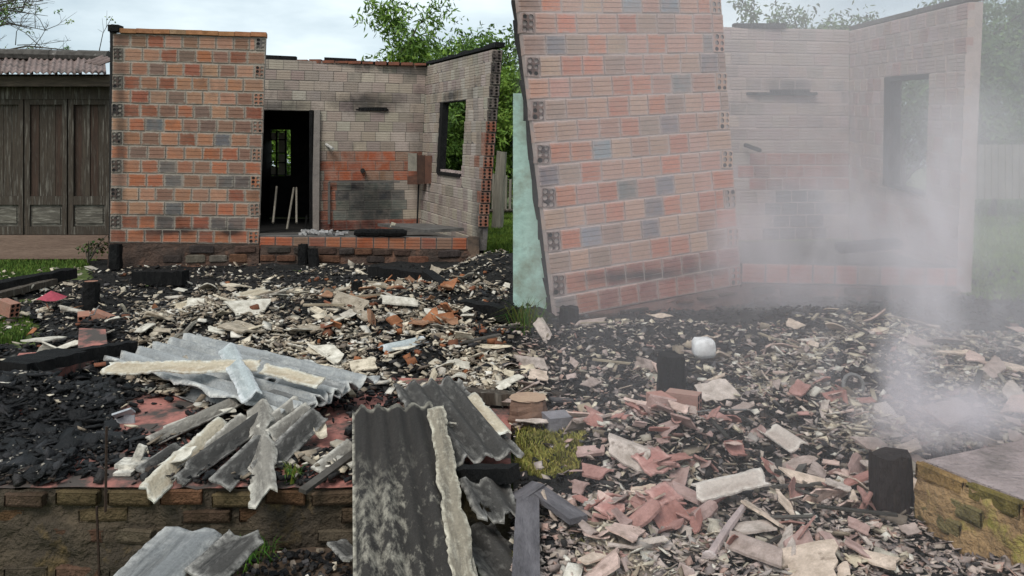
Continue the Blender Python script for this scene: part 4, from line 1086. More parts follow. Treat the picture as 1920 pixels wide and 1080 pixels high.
# charred beams on the ground
def beam(A, B, w_, h_, lab, seed, mat=M_CHAR):
    b = MB(); n = 10
    x = (B - A).normalized(); y = Vector((0, 0, 1)).cross(x).normalized(); z = x.cross(y)
    vs = []
    for i in range(n + 1):
        p = lerp(A, B, i / n)
        for (sy, sz) in ((-1, -1), (1, -1), (1, 1), (-1, 1)):
            vs.append(p + y * sy * w_ / 2 * (1 + .25 * fbm(i * .6 + sy, seed, sz)) + z * sz * h_ / 2 * (1 + .25 * fbm(i * .7, seed + sy, sz)))
    fs = [(i * 4 + j, i * 4 + (j + 1) % 4, (i + 1) * 4 + (j + 1) % 4, (i + 1) * 4 + j) for i in range(n) for j in range(4)] + [(3, 2, 1, 0), tuple(n * 4 + j for j in range(4))]
    b.add(vs, fs)
    tag(b.build('charred_beam', mat), lab, 'beam', 'charred beams fallen in the rubble')
beam(G(-40, 545, .02), G(135, 512, .06), .14, .09, 'long charred beam lying along the grass at the far left', 1)
beam(G(-20, 558, .0), G(100, 528, .02), .08, .05, 'brown scorched pole beside the long charred beam', 2, M_WOOD)
beam(G(255, 521, .05), G(348, 520, .06), .14, .12, 'black log below the tall brick wall', 3)
beam(G(800, 516, .12), G(862, 560, .03), .09, .09, 'charred beam slanting down near the ruined corner', 4)
beam(G(700, 508, .03), G(806, 522, .06), .12, .10, 'charred beam below the right end of the low wall', 5)
beam(G(866, 575, .03), G(965, 592, .03), .11, .10, 'charred beam at the edge of the yard beside the smoking ruin', 6)
beam(G(590, 570, .03), G(705, 588, .02), .13, .07, 'flat charred plank in front of the square stump', 7)
beam(G(20, 690, .14), G(135, 665, .13), .20, .05, 'broad charred plank on the coal heap', 8)
beam(G(135, 668, .12), G(250, 650, .10), .07, .06, 'charred pole sticking out of the coal heap', 9)
beam(P(862, 888, 2.62), P(965, 888, 2.5), .06, .045, 'black charred stick lying across the brown sheet', 10)
beam(G(845, 738, .05), G(965, 748, .04), .06, .05, 'grey timber behind the narrow cream strip', 11, M_WOOD)
# brick chunk beside the seam
b = MB()

# ------------------------------------------------------------------ shards, tiles, coals
def arc_shard(L, Wd, arc, seed, nx=5, ny=4, th=.006):
    R = random.Random(seed)
    vs = []
    k0, k1 = R.uniform(-.2, .2), R.uniform(-.2, .2)
    e0 = [max(0, .1 + k0 * (2 * j / ny - 1)) + R.uniform(0, .07) for j in range(ny + 1)]; e1 = [max(0, .1 + k1 * (2 * j / ny - 1)) + R.uniform(0, .07) for j in range(ny + 1)]
    q0, q1 = R.uniform(-.14, .14), R.uniform(-.14, .14)
    s0 = [max(0, .07 + q0 * (2 * i / nx - 1)) + R.uniform(0, .09) for i in range(nx + 1)]; s1 = [max(0, .07 + q1 * (2 * i / nx - 1)) + R.uniform(0, .09) for i in range(nx + 1)]
    ph = R.uniform(0, 6)
    for i in range(nx + 1):
        for j in range(ny + 1):
            fy = lerp(-.5 + s0[i] * .8, .5 - s1[i] * .8, j / ny); fx = lerp(-.5 + e0[j], .5 - e1[j], i / nx)
            vs.append((fx * L, fy * Wd, arc * math.sin(fy * 4.5 + ph)))
    n = len(vs)
    vs += [(x, y, z - th) for x, y, z in vs]
    fs = []
    id_ = lambda i, j: i * (ny + 1) + j
    for i in range(nx):
        for j in range(ny):
            q = (id_(i, j), id_(i + 1, j), id_(i + 1, j + 1), id_(i, j + 1)); fs.append(q); fs.append(tuple(k + n for k in q[::-1]))
    rim = [id_(i, 0) for i in range(nx + 1)] + [id_(nx, j) for j in range(1, ny + 1)] + [id_(i, ny) for i in range(nx - 1, -1, -1)] + [id_(0, j) for j in range(ny - 1, 0, -1)]
    for a, c in zip(rim, rim[1:] + rim[:1]): fs.append((a, a + n, c + n, c))
    return vs, fs
SH = []
for i in range(16):
    L_ = 1.0; Wd_ = random.Random(i).choice([.3, .45, .6, .8])
    me = mesh_of(arc_shard(L_, Wd_, random.Random(i + 90).uniform(.02, .09), i, th=.035), 'cement_shard'); me.materials.append(M_SHARD); SH.append((me, Wd_))
TL_ = []
for i in range(8):
    me = mesh_of(arc_shard(1.0, .6, .10, 200 + i, th=.06), 'tile_fragment'); me.materials.append(M_TILE); TL_.append((me, .6))
def land(x, y):
    if x < 0.0 and y < 3.95:
        return max(0.0, debris_z(x, y)) if y > 2.6 else -.2
    return debris_z(x, y)
def region_words(u, v):
    if u < 955:
        if v < 560: return 'under the tall brick wall' if u < 490 else 'under the low brick wall'
        if v < 640: return 'near the thick post stump' if u < 330 else 'near the square stump' if u > 560 else 'in the middle of the rubble'
        if v < 745: return 'by the coal heap' if u < 300 else 'beyond the grey sheets' if u < 640 else 'beyond the brown sheet'
        return 'on the red floor slab'
    if v < 680: return 'below the smoking ruin' if u < 1400 else 'in the drifting smoke'
    if v < 830: return 'by the smoky black stump' if u < 1400 else 'on the smoky rubble heap'
    return 'among the red fragments' if u < 1430 else 'in front of the black pillar'
def scatter(n, zone_fn, meshes, name, label_fn, cat, group, size_fn, col_fn, tilt=.35, seed=5, lift=.035):
    R = random.Random(seed); k = 0; tries = 0
    while k < n and tries < n * 60:
        tries += 1
        u, v = R.uniform(0, 1920), R.uniform(500, 1080)
        wgt = zone_fn(u, v)
        if R.random() > wgt: continue
        g = G(u, v, 0.0)
        if g.x < 0 and g.y < 2.66: continue
        if g.y > 8.4: continue
        z = land(g.x, g.y)
        me, wr = R.choice(meshes)
        s = size_fn(R, u, v)
        c, cw = col_fn(R, u, v)
        M = Matrix.Translation((g.x, g.y, z + lift + R.uniform(0, .03))) @ Matrix.Rotation(R.uniform(0, 2 * math.pi), 4, 'Z') @ Matrix.Rotation(R.gauss(0, tilt), 4, 'X') @ Matrix.Rotation(R.gauss(0, tilt * .7), 4, 'Y') @ Matrix.Diagonal((s, s * R.uniform(.7, 1.2), s * R.uniform(.7, 1.2), 1))
        o = link(name, me, None, None, M, c)
        tag(o, label_fn(R, s, wr, cw, u, v), cat, group)
        k += 1
def patchy(u, v, lo=-.12, hi=.22):
    g = G(u, v, 0.0)
    if 230 < u < 900 and 530 < v < 745: lo, hi = lo - .30, hi - .16
    t = (fbm(g.x * 1.7, g.y * 1.7, 5.5, 3) + .35 * fbm(g.x * 6, g.y * 6, 8.5, 2) - lo) / (hi - lo)
    return max(.08, min(1, t))
def z_cement(u, v):
    if u < 955:
        if v > 905: return 0
        if v > 745: return .16 if u > 430 else .09
        if u < 240: return .35 if v < 720 and v > 500 else .05
        if v < 530: return .55
        return 1.0
    if u < 1100 and v > 800: return .05
    if u > 1710 and v > 840: return 0
    if v < 610: return 0
    return .8 if u < 1400 else 1.0
def sz_cement(R, u, v):
    b = R.choice([.10, .12, .15, .18, .22, .30]) * (1.0 if u < 955 and v < 700 else 1.0 if v < 700 else .7)
    return b
def c_cement(R, u, v):
    if u < 955:
        return R.choice([((.74, .66, .53), 'cream'), ((.78, .70, .58), 'cream'), ((.70, .67, .61), 'off white'), ((.46, .40, .33), 'grey brown'), ((.58, .54, .49), 'pale grey'), ((.80, .77, .70), 'off white')])
    return R.choice([((.68, .51, .47), 'pinkish'), ((.60, .52, .49), 'pale grey'), ((.72, .59, .51), 'cream'), ((.46, .37, .35), 'grey brown')])
def l_cement(R, s, wr, cw, u, v):
    return f"{'small' if s < .11 else 'large' if s > .19 else 'middling'} {cw} {'narrow' if wr < .4 else 'broad' if wr > .7 else 'jagged'} shard {region_words(u, v)}"
scatter(300, lambda u, v: z_cement(u, v) * max(.25, patchy(u, v)), SH, 'cement_shard', l_cement, 'shard', 'broken cement sheet shards in the rubble', sz_cement, c_cement, seed=61)
def z_tile(u, v):
    if 600 < u < 860 and 540 < v < 650: return 1.0
    if 1080 < u < 1340 and 800 < v < 990: return .9
    if u < 300 and 560 < v < 700: return .12
    if 1340 < u < 1640 and 740 < v < 1050: return .22
    if 400 < u < 955 and 510 < v < 560: return .08
    return 0
def c_tile(R, u, v):
    if u < 955: return R.choice([((.40, .17, .08), 'orange'), ((.30, .12, .07), 'rusty brown'), ((.36, .20, .12), 'brown')])
    return R.choice([((.43, .24, .21), 'dull red'), ((.40, .20, .17), 'red'), ((.46, .32, .29), 'pinkish')])
scatter(150, z_tile, TL_, 'tile_fragment', lambda R, s, wr, cw, u, v: f"{'small' if s < .12 else 'large'} {cw} tile fragment {region_words(u, v)}", 'tile', 'broken clay tiles in the rubble',
        lambda R, u, v: R.choice([.08, .11, .15, .19]) * (1.0 if u < 955 else .72), c_tile, seed=71, tilt=.45)

CLEAR = [[(235, 750), (372, 745), (330, 815), (205, 820)], [(140, 850), (258, 845), (250, 912), (110, 912)], [(540, 770), (655, 770), (655, 835), (560, 860)],
         [(-10, 652), (175, 652), (62, 730), (-10, 742)], [(875, 765), (960, 765), (960, 860), (915, 850)], [(745, 705), (840, 705), (960, 850), (960, 960), (860, 890)]]
def bare(u, v): return any(in_poly(u, v, q) for q in CLEAR)
# chips too many to count, in one mesh
def chips(n, zone_fn, name, mat, size, flat, cols, label, cat, seed, ymax=8.6, big=0.0, lift=0.0):
    R = random.Random(seed)
    V = []; Fc = []; T = []
    base = np.array([(-1, -1, -1), (1, -1, -1), (1, 1, -1), (-1, 1, -1), (-1, -1, 1), (1, -1, 1), (1, 1, 1), (-1, 1, 1)], dtype=float)
    fq = np.array([(0, 3, 2, 1), (4, 5, 6, 7), (0, 1, 5, 4), (1, 2, 6, 5), (2, 3, 7, 6), (3, 0, 4, 7)])
    k = 0; tries = 0
    while k < n and tries < n * 40:
        tries += 1
        u, v = R.uniform(-30, 1930), R.uniform(495, 1085)
        if R.random() > zone_fn(u, v): continue
        if bare(u, v) and R.random() < .94: continue
        g = G(u, v, 0.0)
        if g.x < 0 and g.y < 2.622: continue
        if g.y > ymax: continue
        z = land(g.x, g.y)
        s = R.uniform(*size) * (1 + big * (R.random() < .08))
        if size[1] < .03 and g.y < 3.5: s *= .75
        d = np.array([s * (R.uniform(1, 1.9) if flat is None else 1), s * R.uniform(.35, 1), s * (R.uniform(.5, .9) if flat is False else R.uniform(.06, .15) if flat else R.uniform(.15, .6))]) / 2
        pts = (base * (1 + nrng.uniform(-.38, .25, (8, 3)))) * d
        M = Matrix.Rotation(R.uniform(0, 6.3), 3, 'Z') @ Matrix.Rotation(R.gauss(0, .45), 3, 'X') @ Matrix.Rotation(R.gauss(0, .35), 3, 'Y')
        pts = pts @ np.array(M).T + np.array((g.x, g.y, z + lift + d[2] * .5 + R.uniform(0, .02)))
        V.append(pts); Fc.append(fq + k * 8); T.append(np.tile(np.array(R.choice(cols)) * R.uniform(.7, 1.15), (8, 1)))
        k += 1
    o = np_mesh(name, np.concatenate(V), np.concatenate(Fc), mat, np.concatenate(T))
    return tag(o, label, cat, kind='stuff')
def z_coal(u, v):
    if u < 955:
        if v > 908: return 0
        if v > 745:
            if u < 200: return 1.0
            if u < 255 and v > 820: return .35
            return .55 if 240 < u < 660 else .4
        if u < 160 and v < 525: return 0
        if u < 62 and 590 < v < 640: return .05
        if u < 250 and v < 745 and v > 660: return .35 if u < 130 else .8
        return .7
    if u < 1100 and 805 < v < 900: return .05
    if u > 1712 and 850 < v < 955: return 0
    return .6
CT = [(1, 1, 1)] * 6 + [(2.5, 2.2, 1.9), (4.5, 4.1, 3.6), (9, 8.4, 7.8), (6, 4.4, 3.2)]
chips(34000, z_coal, 'charcoal_rubble', M_COAL, (.006, .026), None, CT, 'black charcoal lumps covering the burnt yard', 'charcoal', 81, big=1.0)
chips(9000, lambda u, v: (1.0 if u < 200 and 730 < v < 900 else .45 if u < 260 and 690 < v < 880 else 0), 'charcoal_heap', M_COAL, (.007, .030), None, [(1, 1, 1)] * 9 + [(3, 3, 3)], 'heap of black charcoal lumps at the left end of the slab', 'charcoal', 82, big=.7)
zh = lambda u, v: (1.0 if u < 200 and 720 < v < 905 else .45 if u < 260 and 690 < v < 880 else 0)
chips(260, zh, 'charcoal_plates', M_COAL, (.035, .085), True, [(1, 1, 1)] * 3 + [(2.5, 2.4, 2.4)], 'flat cracked charcoal plates on the black heap', 'charcoal', 86, lift=.015)
LC = [(.70, .62, .50), (.76, .69, .58), (.6, .55, .48), (.78, .75, .7), (.42, .35, .28), (.30, .25, .2), (.25, .21, .18)]
chips(17000, lambda u, v: z_cement(u, v) * patchy(u, v) * (1 if u < 955 else .55), 'cement_chips', M_SHARD_T, (.007, .042), True, LC, 'pale chips of cement sheet strewn through the rubble', 'chips', 83, big=1.0, lift=.014)
chips(1500, lambda u, v: z_cement(u, v) * patchy(u, v) if u > 960 else 0, 'rubble_chips', M_SHARD_T, (.012, .05), True, [(.50, .40, .39), (.42, .38, .37), (.42, .26, .24), (.55, .48, .47)], 'pinkish chips strewn through the smoky yard', 'chips', 84, lift=.012)
chips(160, lambda u, v: 1.0 if (955 > u > 560 and 520 < v < 700) else .12 if u < 955 and v < 700 else 0, 'tile_chips', M_SHARD_T, (.015, .06), False, [(.34, .14, .07), (.24, .10, .06)], 'small bits of orange tile between the shards', 'chips', 85)

def step_bits(n, name, mat, size, cols, label, cat, seed, flat):
    R = random.Random(seed); b = MB()
    for i in range(n):
        x, y = R.uniform(-1.0, -.04), R.uniform(2.2, 2.58)
        sz = R.uniform(*size)
        b.box((x, y, -.195 + sz * .2), (sz, sz * R.uniform(.4, 1), sz * (flat if R.random() < .7 else .5)), Matrix.Rotation(R.uniform(0, 6), 3, 'Z') @ Matrix.Rotation(R.gauss(0, .3), 3, 'X') @ Matrix.Rotation(R.gauss(0, .3), 3, 'Y'), R.choice(cols))
    tag(b.build(name, mat), label, cat, kind='stuff')
step_bits(900, 'charcoal_crumbs', M_COAL, (.006, .022), CT, 'charcoal crumbs lying on the low step before the slab', 'charcoal', 5, .5)
step_bits(70, 'step_chips', M_SHARD_T, (.008, .03), LC, 'pale chips lying on the low step before the slab', 'chips', 6, .15)
chips(700, zh, 'ash_flecks', M_SHARD_T, (.005, .02), True, [(.25, .23, .21), (.45, .42, .38), (.13, .12, .11)], 'grey ash flecks on the black heap', 'ash', 87, lift=.02)
chips(9000, lambda u, v: (.0 if u < 962 or v < 612 else .12 if (u < 1100 and 805 < v < 905) else 0 if (u > 1712 and 850 < v < 955) else 1), 'smoky_grit', M_SHARD_T, (.006, .032), True, [(.50, .42, .40), (.58, .48, .45), (.40, .33, .32), (.64, .55, .50), (.26, .22, .22), (.50, .34, .30)], 'grey and pinkish grit strewn through the smoky yard', 'grit', 88, lift=.012)
# splinters and sticks
def z_any(u, v): return z_cement(u, v)
b = MB(); b.box((0, 0, 0), (1, .10, .04)); smx = b.mesh('wood_splinter'); smx.materials.append(mat_noise('splinter_wood', (1, 1, 1), (.5, .48, .45), 12, use='obj'))
scatter(70, z_any, [(smx, .1)], 'wood_splinter', lambda R, s, wr, cw, u, v: f"{'long' if s > .25 else 'short'} {cw} wood splinter {region_words(u, v)}", 'splinter', 'wood splinters in the rubble',
        lambda R, u, v: R.uniform(.12, .38) * (1 if u < 955 else .6), lambda R, u, v: R.choice([((.10, .09, .08), 'dark'), ((.28, .24, .19), 'grey'), ((.40, .33, .24), 'tan'), ((.05, .045, .04), 'charred')]), tilt=.12, seed=91, lift=.03)

# ------------------------------------------------------------------ things in the smoky yard
b = MB()
pp = []
for i in range(6):
    for j in range(10):
        th = math.pi * i / 5; ph = 2 * math.pi * j / 10
        se = lambda q: math.copysign(abs(q) ** .55, q)
        pp.append((.066 * se(math.sin(th)) * se(math.cos(ph)) * (1 + .16 * fbm(i * .7, j * .7)), .06 * se(math.sin(th)) * se(math.sin(ph)), .052 * se(math.cos(th)) * (1 + .2 * fbm(j * .6, i * .6, 2)))) if True else pp.append((.085 * math.sin(th) * math.cos(ph) * (1 + .35 * fbm(i * .7, j * .7)), .08 * math.sin(th) * math.sin(ph), .075 * math.cos(th) * (1 + .35 * fbm(j * .6, i * .6, 2))))
c = G(1320, 652, .07)
b.add([Vector(q) + c for q in pp], [(i * 10 + j, (i + 1) * 10 + j, (i + 1) * 10 + (j + 1) % 10, i * 10 + (j + 1) % 10) for i in range(5) for j in range(10)])
tag(b.build('white_container', M_WHITE, smooth=True), 'crumpled white plastic container lying in the smoky rubble', 'container')
# base bricks of the stump
loose_brick(G(1255, 772, .05), .3, 0, (.38, .16, .13), 'brick at the foot of the black stump in the smoke')
loose_brick(G(1312, 760, .05), 1.1, 0, (.36, .17, .14), 'brick beside the black stump in the smoke')
# cut log lying at the seam
o = post(G(990, 812, -.05), G(990, 812, -.05) + Vector((0, 0.02, .13)), .085, seed=9, mat=M_WOOD).build('log_stump', mat_noise('brown_log', (.20, .12, .085), (.12, .075, .06), 9))
tag(o, 'low brown log stump at the edge of the smoky yard', 'stump')
o2 = MB(); c = G(990, 812, -.05) + Vector((0, .02, .142)); o2.add([c + Vector((math.cos(k) * .078, math.sin(k) * .078, 0)) for k in [i * math.pi / 6 for i in range(12)]], [tuple(range(12))]); o2.build('cut_top', mat_noise('tan_cut', (.42, .29, .2), (.33, .22, .16), 14), o)
# block near it
b = MB(); b.box(G(1045, 800, .0), (.10, .1, .1), Matrix.Rotation(.3, 3, 'Z')); tag(b.build('concrete_block', mat_noise('grey_block', (.25, .235, .25), (.16, .15, .16), 12)), 'grey block next to the low log stump', 'block')
# big black pillar and mossy wall
Yp = 2.42
b = post(P(1674, 1060, Yp + .06), P(1668, 850, Yp + .06), .056, seed=4, square=True)
tag(b.build('charred_pillar', mat_noise('black_brown_wood', (.022, .016, .016), (.045, .033, .03), 6, c3=(.09, .07, .06), s3=7, lo3=.62, hi3=.8, stretch=(3, 3, .8), bump=.9, bd=.02)), 'thick black square pillar at the end of the mossy wall', 'pillar')
mw = empty('mossy_wall', (1.3, 2.2, 0), 'low mossy old brick wall with crumbling render beside the black pillar', 'wall')
W0, W1 = Vector((1.215, 2.40, 0)), Vector((1.62, 1.45, 0))
zt_ = .165
b = MB()
n, nz = 60, 16
d = W1 - W0; out_ = Vector((-abs(d.y), -abs(d.x), 0)).normalized()
vs = []
for j in range(nz + 1):
    for i in range(n + 1):
        q = W0 + d * (i / n); t = j / nz; z = lerp(-.2, zt_ - .02, t) 
        o_ = .02 * fbm(q.y * 9, z * 9, 6) + .01 * fbm(q.y * 30, z * 30, 8) + .03 * (1 - t)
        vs.append((q.x + out_.x * o_, q.y + out_.y * o_, z))
b.add(vs, [(j * (n + 1) + i, j * (n + 1) + i + 1, (j + 1) * (n + 1) + i + 1, (j + 1) * (n + 1) + i) for j in range(nz) for i in range(n)])
b.build('render', mat_noise('mossy_render', (.42, .27, .13), (.20, .12, .065), 7, c3=(.36, .32, .07), s3=6, lo3=.56, hi3=.68, bump=1, bd=.02), mw, smooth=True)
b = MB(); b.hexa([W0 + Vector((.02, 0, .0)), W1 + Vector((.02, 0, 0)), W1 + Vector((.02, 0, zt_)), W0 + Vector((.02, 0, zt_)), W0 + Vector((1.4, .6, 0)), W1 + Vector((1.4, .6, 0)), W1 + Vector((1.4, .6, zt_)), W0 + Vector((1.4, .6, zt_))])
b.build('top_slab', mat_noise('pinkish_slab', (.40, .32, .31), (.26, .21, .20), 7, c3=(.14, .12, .11), s3=4, lo3=.52, hi3=.68, bump=1, bd=.02), mw)
R = random.Random(77)
ang = math.atan2(d.y, d.x)
for row in range(3):
    x = (row % 2) * .06
    while x < d.length - .1:
        if R.random() < (.95 if row == 0 else .4):
            q = W0 + d * ((x + .075) / d.length) + out_ * (.003 + .004 * row)
            M = Matrix.Translation((q.x, q.y, zt_ - .03 - row * .06)) @ Matrix.Rotation(ang + R.gauss(0, .03), 4, 'Z') @ Matrix.Rotation(R.gauss(0, .03), 4, 'Y')
            link('brick', bme, None, mw, M, jit(pick(R, [((.50, .20, .08), 3), ((.46, .28, .11), 2), ((.32, .26, .07), 1)]) if row == 0 else (.25, .19, .09), R, .2))
        x += .165
# pole with a round end
b = MB(); A, B_ = G(1330, 1046, .0), G(1398, 945, .04); b.tube([A, lerp(A, B_, .5) + Vector((0, 0, .006)), B_], [.013, .012, .009], 8)
o = b.build('pole', mat_noise('pinkish_pole', (.46, .36, .34), (.3, .24, .23), 16)); tag(o, 'pinkish pole with a round cut end lying in front of the black pillar', 'pole')
b = MB(); b.tube([A + Vector((-.004, -.012, 0)), A], [.021, .021], 12); b.build('round_end', mat_noise('pale_cut', (.6, .5, .47), (.4, .33, .31), 30), o)
# round metal ring
b = MB(); c = G(1600, 722, .05)
pts_ = [c + Vector((math.cos(k) * .045, .015 * math.sin(k), math.sin(k) * .045)) for k in [i * 2 * math.pi / 16 for i in range(17)]]
b.tube(pts_, .009, 6, cap=False); tag(b.build('metal_ring', M_METAL), 'round metal ring standing in the smoky rubble', 'ring')
# grey boards at the bottom by the seam
for (u0, v0, u1, v1, w_, lab) in ((990, 925, 985, 1120, .07, 'grey weathered board pointing at the viewer beside the grass'), (1000, 915, 1085, 975, .06, 'grey board slanting away from the other boards'), (966, 940, 1010, 910, .05, 'short grey board laid across the boards near the grass')):
    A, B_ = G(u0, v0, .02), G(u1, v1, .03)
    beam_ = MB(); M = frame_of(A, B_); beam_.box((0, 0, 0), ((B_ - A).length, w_, .018))
    o = beam_.build('grey_board', mat_noise('grey_purple_board', (.20, .185, .195), (.10, .092, .10), 8, c3=(.06, .055, .055), s3=6, lo3=.58, hi3=.75, stretch=(1, 5, 5), coords='obj', bump=.9), None, M); tag(o, lab, 'board', 'grey boards at the edge of the smoky yard')
# pale collapsed sheet mound
sheet('pale cream collapsed sheet bulging out of the smoky heap', mat_sheet('pink_cream_sheet', (.60, .51, .45), (.66, .58, .52), (.4, .3, .25), .4, .4), G(1520, 655, .06), G(1665, 640, .06), .26, .3, .03, roll=.1, nx=20, ragA=.04, ragB=.04, ragS=.04, seed=31)
sheet('broken pinkish sheet piece low in the smoky heap', bpy.data.materials['pink_cream_sheet'], G(1590, 785, .05), G(1680, 765, .06), .12, .11, .016, roll=.2, nx=20, ragS=.03, seed=32)
sheet('two ridged pinkish sheet beside the smoky heap', bpy.data.materials['pink_cream_sheet'], G(1440, 800, .04), G(1500, 840, .04), .12, .09, .014, roll=.1, nx=20, ragS=.03, seed=33)
sheet('long pinkish ridge piece near the red fragments', bpy.data.materials['pink_cream_sheet'], G(1300, 925, .04), G(1440, 890, .05), .07, .1, .014, roll=.1, nx=20, ragS=.02, seed=34)
sheet('broad dull red sheet fragment in the red heap', mat_sheet('dull_red_sheet', (.46, .22, .19), (.52, .32, .28), (.3, .14, .12), .4, .4), G(1195, 875, .05), G(1260, 850, .06), .13, .3, .012, roll=.15, nx=14, ragS=.03, seed=35)
sheet('dull red sheet corner lying low by the grass', bpy.data.materials['dull_red_sheet'], G(1120, 965, .02), G(1165, 940, .03), .08, .3, .008, roll=.1, nx=12, ragS=.02, seed=36)
sheet('dull red sheet piece under the pinkish ridge', bpy.data.materials['dull_red_sheet'], G(1215, 935, .03), G(1270, 915, .03), .09, .3, .01, roll=.1, nx=12, ragS=.02, seed=37)

for (a, m_, c_, lab, r_) in ((G(163, 598, .02), G(176, 590, .10), G(186, 573, .12), 'thin bent wire leaning on the thick post stump', .004), (G(1150, 780, .06), G(1260, 778, .08), G(1400, 768, .07), 'long thin wire across the smoky rubble', .004),
                            (G(870, 520, .12), G(890, 512, .2), G(905, 525, .12), 'pale bent strip in the black rubble by the ruined corner', .012), (G(835, 535, .1), G(858, 522, .16), G(868, 532, .1), 'curled pale band in the black rubble', .010),
                            (G(320, 640, .08), G(345, 625, .1), G(372, 600, .11), 'pale stick pointing at the middle of the rubble', .012), (G(190, 650, .06), G(215, 660, .07), G(242, 672, .05), 'dark thin stick beside the pinkish broken slab', .010)):
    b = MB(); b.tube([a, lerp(a, m_, .5) + Vector((0, 0, .01)), m_, lerp(m_, c_, .5) + Vector((0, 0, .008)), c_], r_, 5)
    tag(b.build('wire' if r_ < .009 else 'strip', M_METAL if r_ < .009 else M_WOOD_GREY), lab, 'wire' if r_ < .009 else 'strip', 'wires and strips in the rubble')
# ------------------------------------------------------------------ plants
def grass(name, zone, n, hgt, label, seed, zfun, cols, wid=.004, lean=.5):
    R = np.random.default_rng(seed)
    pts = []
    tries = 0
    while len(pts) < n and tries < n * 30:
        tries += 1
        q = zone(R)
        if q is not None: pts.append(q)
    pts = np.array(pts); n = len(pts)
    h = hgt * R.uniform(.45, 1.1, n); a = R.uniform(0, 2 * np.pi, n); la = R.uniform(0, 2 * np.pi, n); ll = h * R.uniform(.1, lean, n)
    w = wid * R.uniform(.7, 1.4, n)
    z = np.array([zfun(x, y) for x, y in pts])
    dx, dy = np.cos(a) * w, np.sin(a) * w
    V = np.zeros((n, 5, 3))
    V[:, 0] = np.stack([pts[:, 0] - dx, pts[:, 1] - dy, z - .01], 1); V[:, 1] = np.stack([pts[:, 0] + dx, pts[:, 1] + dy, z - .01], 1)
    mx, my = pts[:, 0] + np.cos(la) * ll * .3, pts[:, 1] + np.sin(la) * ll * .3
    V[:, 2] = np.stack([mx + dx * .8, my + dy * .8, z + h * .6], 1); V[:, 3] = np.stack([mx - dx * .8, my - dy * .8, z + h * .6], 1)
    V[:, 4] = np.stack([pts[:, 0] + np.cos(la) * ll, pts[:, 1] + np.sin(la) * ll, z + h * R.uniform(.85, 1, n)], 1)
    idx = np.arange(n)[:, None] * 5
    Fc = np.concatenate([idx + np.array([[0, 1, 2]]), idx + np.array([[0, 2, 3]]), idx + np.array([[3, 2, 4]])])
    C = np.array(cols)[R.integers(0, len(cols), n)] * R.uniform(.7, 1.3, (n, 1))
    o = np_mesh(name, V.reshape(-1, 3), Fc, M_GRASS, np.repeat(C, 5, axis=0))
    return tag(o, label, 'grass', kind='stuff')
GC = [(1.2, 1.2, 1.0), (1.0, 1.1, .9), (1.5, 1.3, 1.2), (.8, 1.0, .8)]
def zone_px(polys):
    us = [p[0] for q in polys for p in q]; vs_ = [p[1] for q in polys for p in q]
    def f(R):
        u, v = R.uniform(min(us), max(us)), R.uniform(min(vs_), max(vs_))
        if not any(in_poly(u, v, q) for q in polys): return None
        g = G(u, v, -.05); return (g.x, g.y)
    return f
grass('grass', zone_px([[(-40, 484), (200, 484), (150, 505), (120, 512), (-40, 548)], [(-20, 592), (45, 592), (62, 615), (40, 640), (-20, 645)]]), 9000, .05, 'short green grass growing before the old timber house', 1, lambda x, y: -.05, GC)
grass('grass', zone_px([[(893, 392), (962, 392), (962, 474), (880, 474)]]), 9000, .07, 'bright green lawn behind the ruined corner', 2, lambda x, y: ground_z(x, y), [(1.5, 1.5, 1.1), (1.2, 1.3, 1.0), (1.8, 1.6, 1.2)], .006)
grass('grass', zone_px([[(966, 808), (1060, 805), (1105, 850), (1085, 900), (966, 905)], [(1060, 965), (1110, 950), (1150, 1010), (1110, 1050), (1060, 1030)], [(966, 1040), (985, 1040), (985, 1082), (966, 1082)]]), 7000, .026, 'yellowish grass patches in the smoky yard', 3, lambda x, y: debris_z(x, y), [(4.6, 2.5, 3.2), (3.8, 2.2, 2.6), (2.8, 1.8, 2.0), (4.0, 2.0, 3.2)], .0022, 1.2)
grass('grass', zone_px([[(1795, 372), (1960, 372), (1960, 575), (1795, 560)], [(1660, 335), (1730, 335), (1730, 372), (1660, 372)]]), 9000, .08, 'pale green meadow beyond the smoking ruin', 4, lambda x, y: ground_z(x, y), [(2.2, 2.1, 1.6), (1.7, 1.8, 1.3)], .007)
def tuft(c, n, h, lab, seed, spread=.05, cols=GC):
    R = random.Random(seed); b = MB()
    for i in range(n):
        a = R.uniform(0, 6.28); r = R.uniform(0, spread); p0 = Vector(c) + Vector((math.cos(a) * r, math.sin(a) * r, 0))
        hh = h * R.uniform(.5, 1.1); l = hh * R.uniform(.2, .9); la = R.uniform(0, 6.28); w_ = R.uniform(.0018, .0035)
        dv = Vector((math.cos(a + 1.5), math.sin(a + 1.5), 0)) * w_; ld = Vector((math.cos(la), math.sin(la), 0))
        p1 = p0 + ld * l * .4 + Vector((0, 0, hh * .7)); p2 = p0 + ld * l + Vector((0, 0, hh * (.9 if l < hh * .6 else .55)))
        cc = tuple(x * R.uniform(.7, 1.3) for x in R.choice(cols))
        b.add([p0 - dv, p0 + dv, p1 + dv * .8, p1 - dv * .8, p2], [(0, 1, 2, 3), (3, 2, 4)], cc)
    return tag(b.build('grass_tuft', M_GRASS), lab, 'grass tuft', 'weed tufts at the slab edge')
tuft((-.83, 2.54, -.24), 150, .11, 'green weed tuft growing under the hanging sheet', 5, .085, [(.8, 1.1, .7), (.6, .9, .6), (1.1, 1.3, .8)])
tuft((-.735, 2.66, .0), 45, .07, 'dry tuft sprouting on the slab by the hanging sheet', 6, .03, [(1.6, 1.2, 1.2), (1.1, 1.1, .8)])
tuft((-.03, 2.45, -.44), 160, .14, 'dark green weeds below the slab at the seam', 7, .10, [(.6, .9, .6), (.5, .7, .5)])
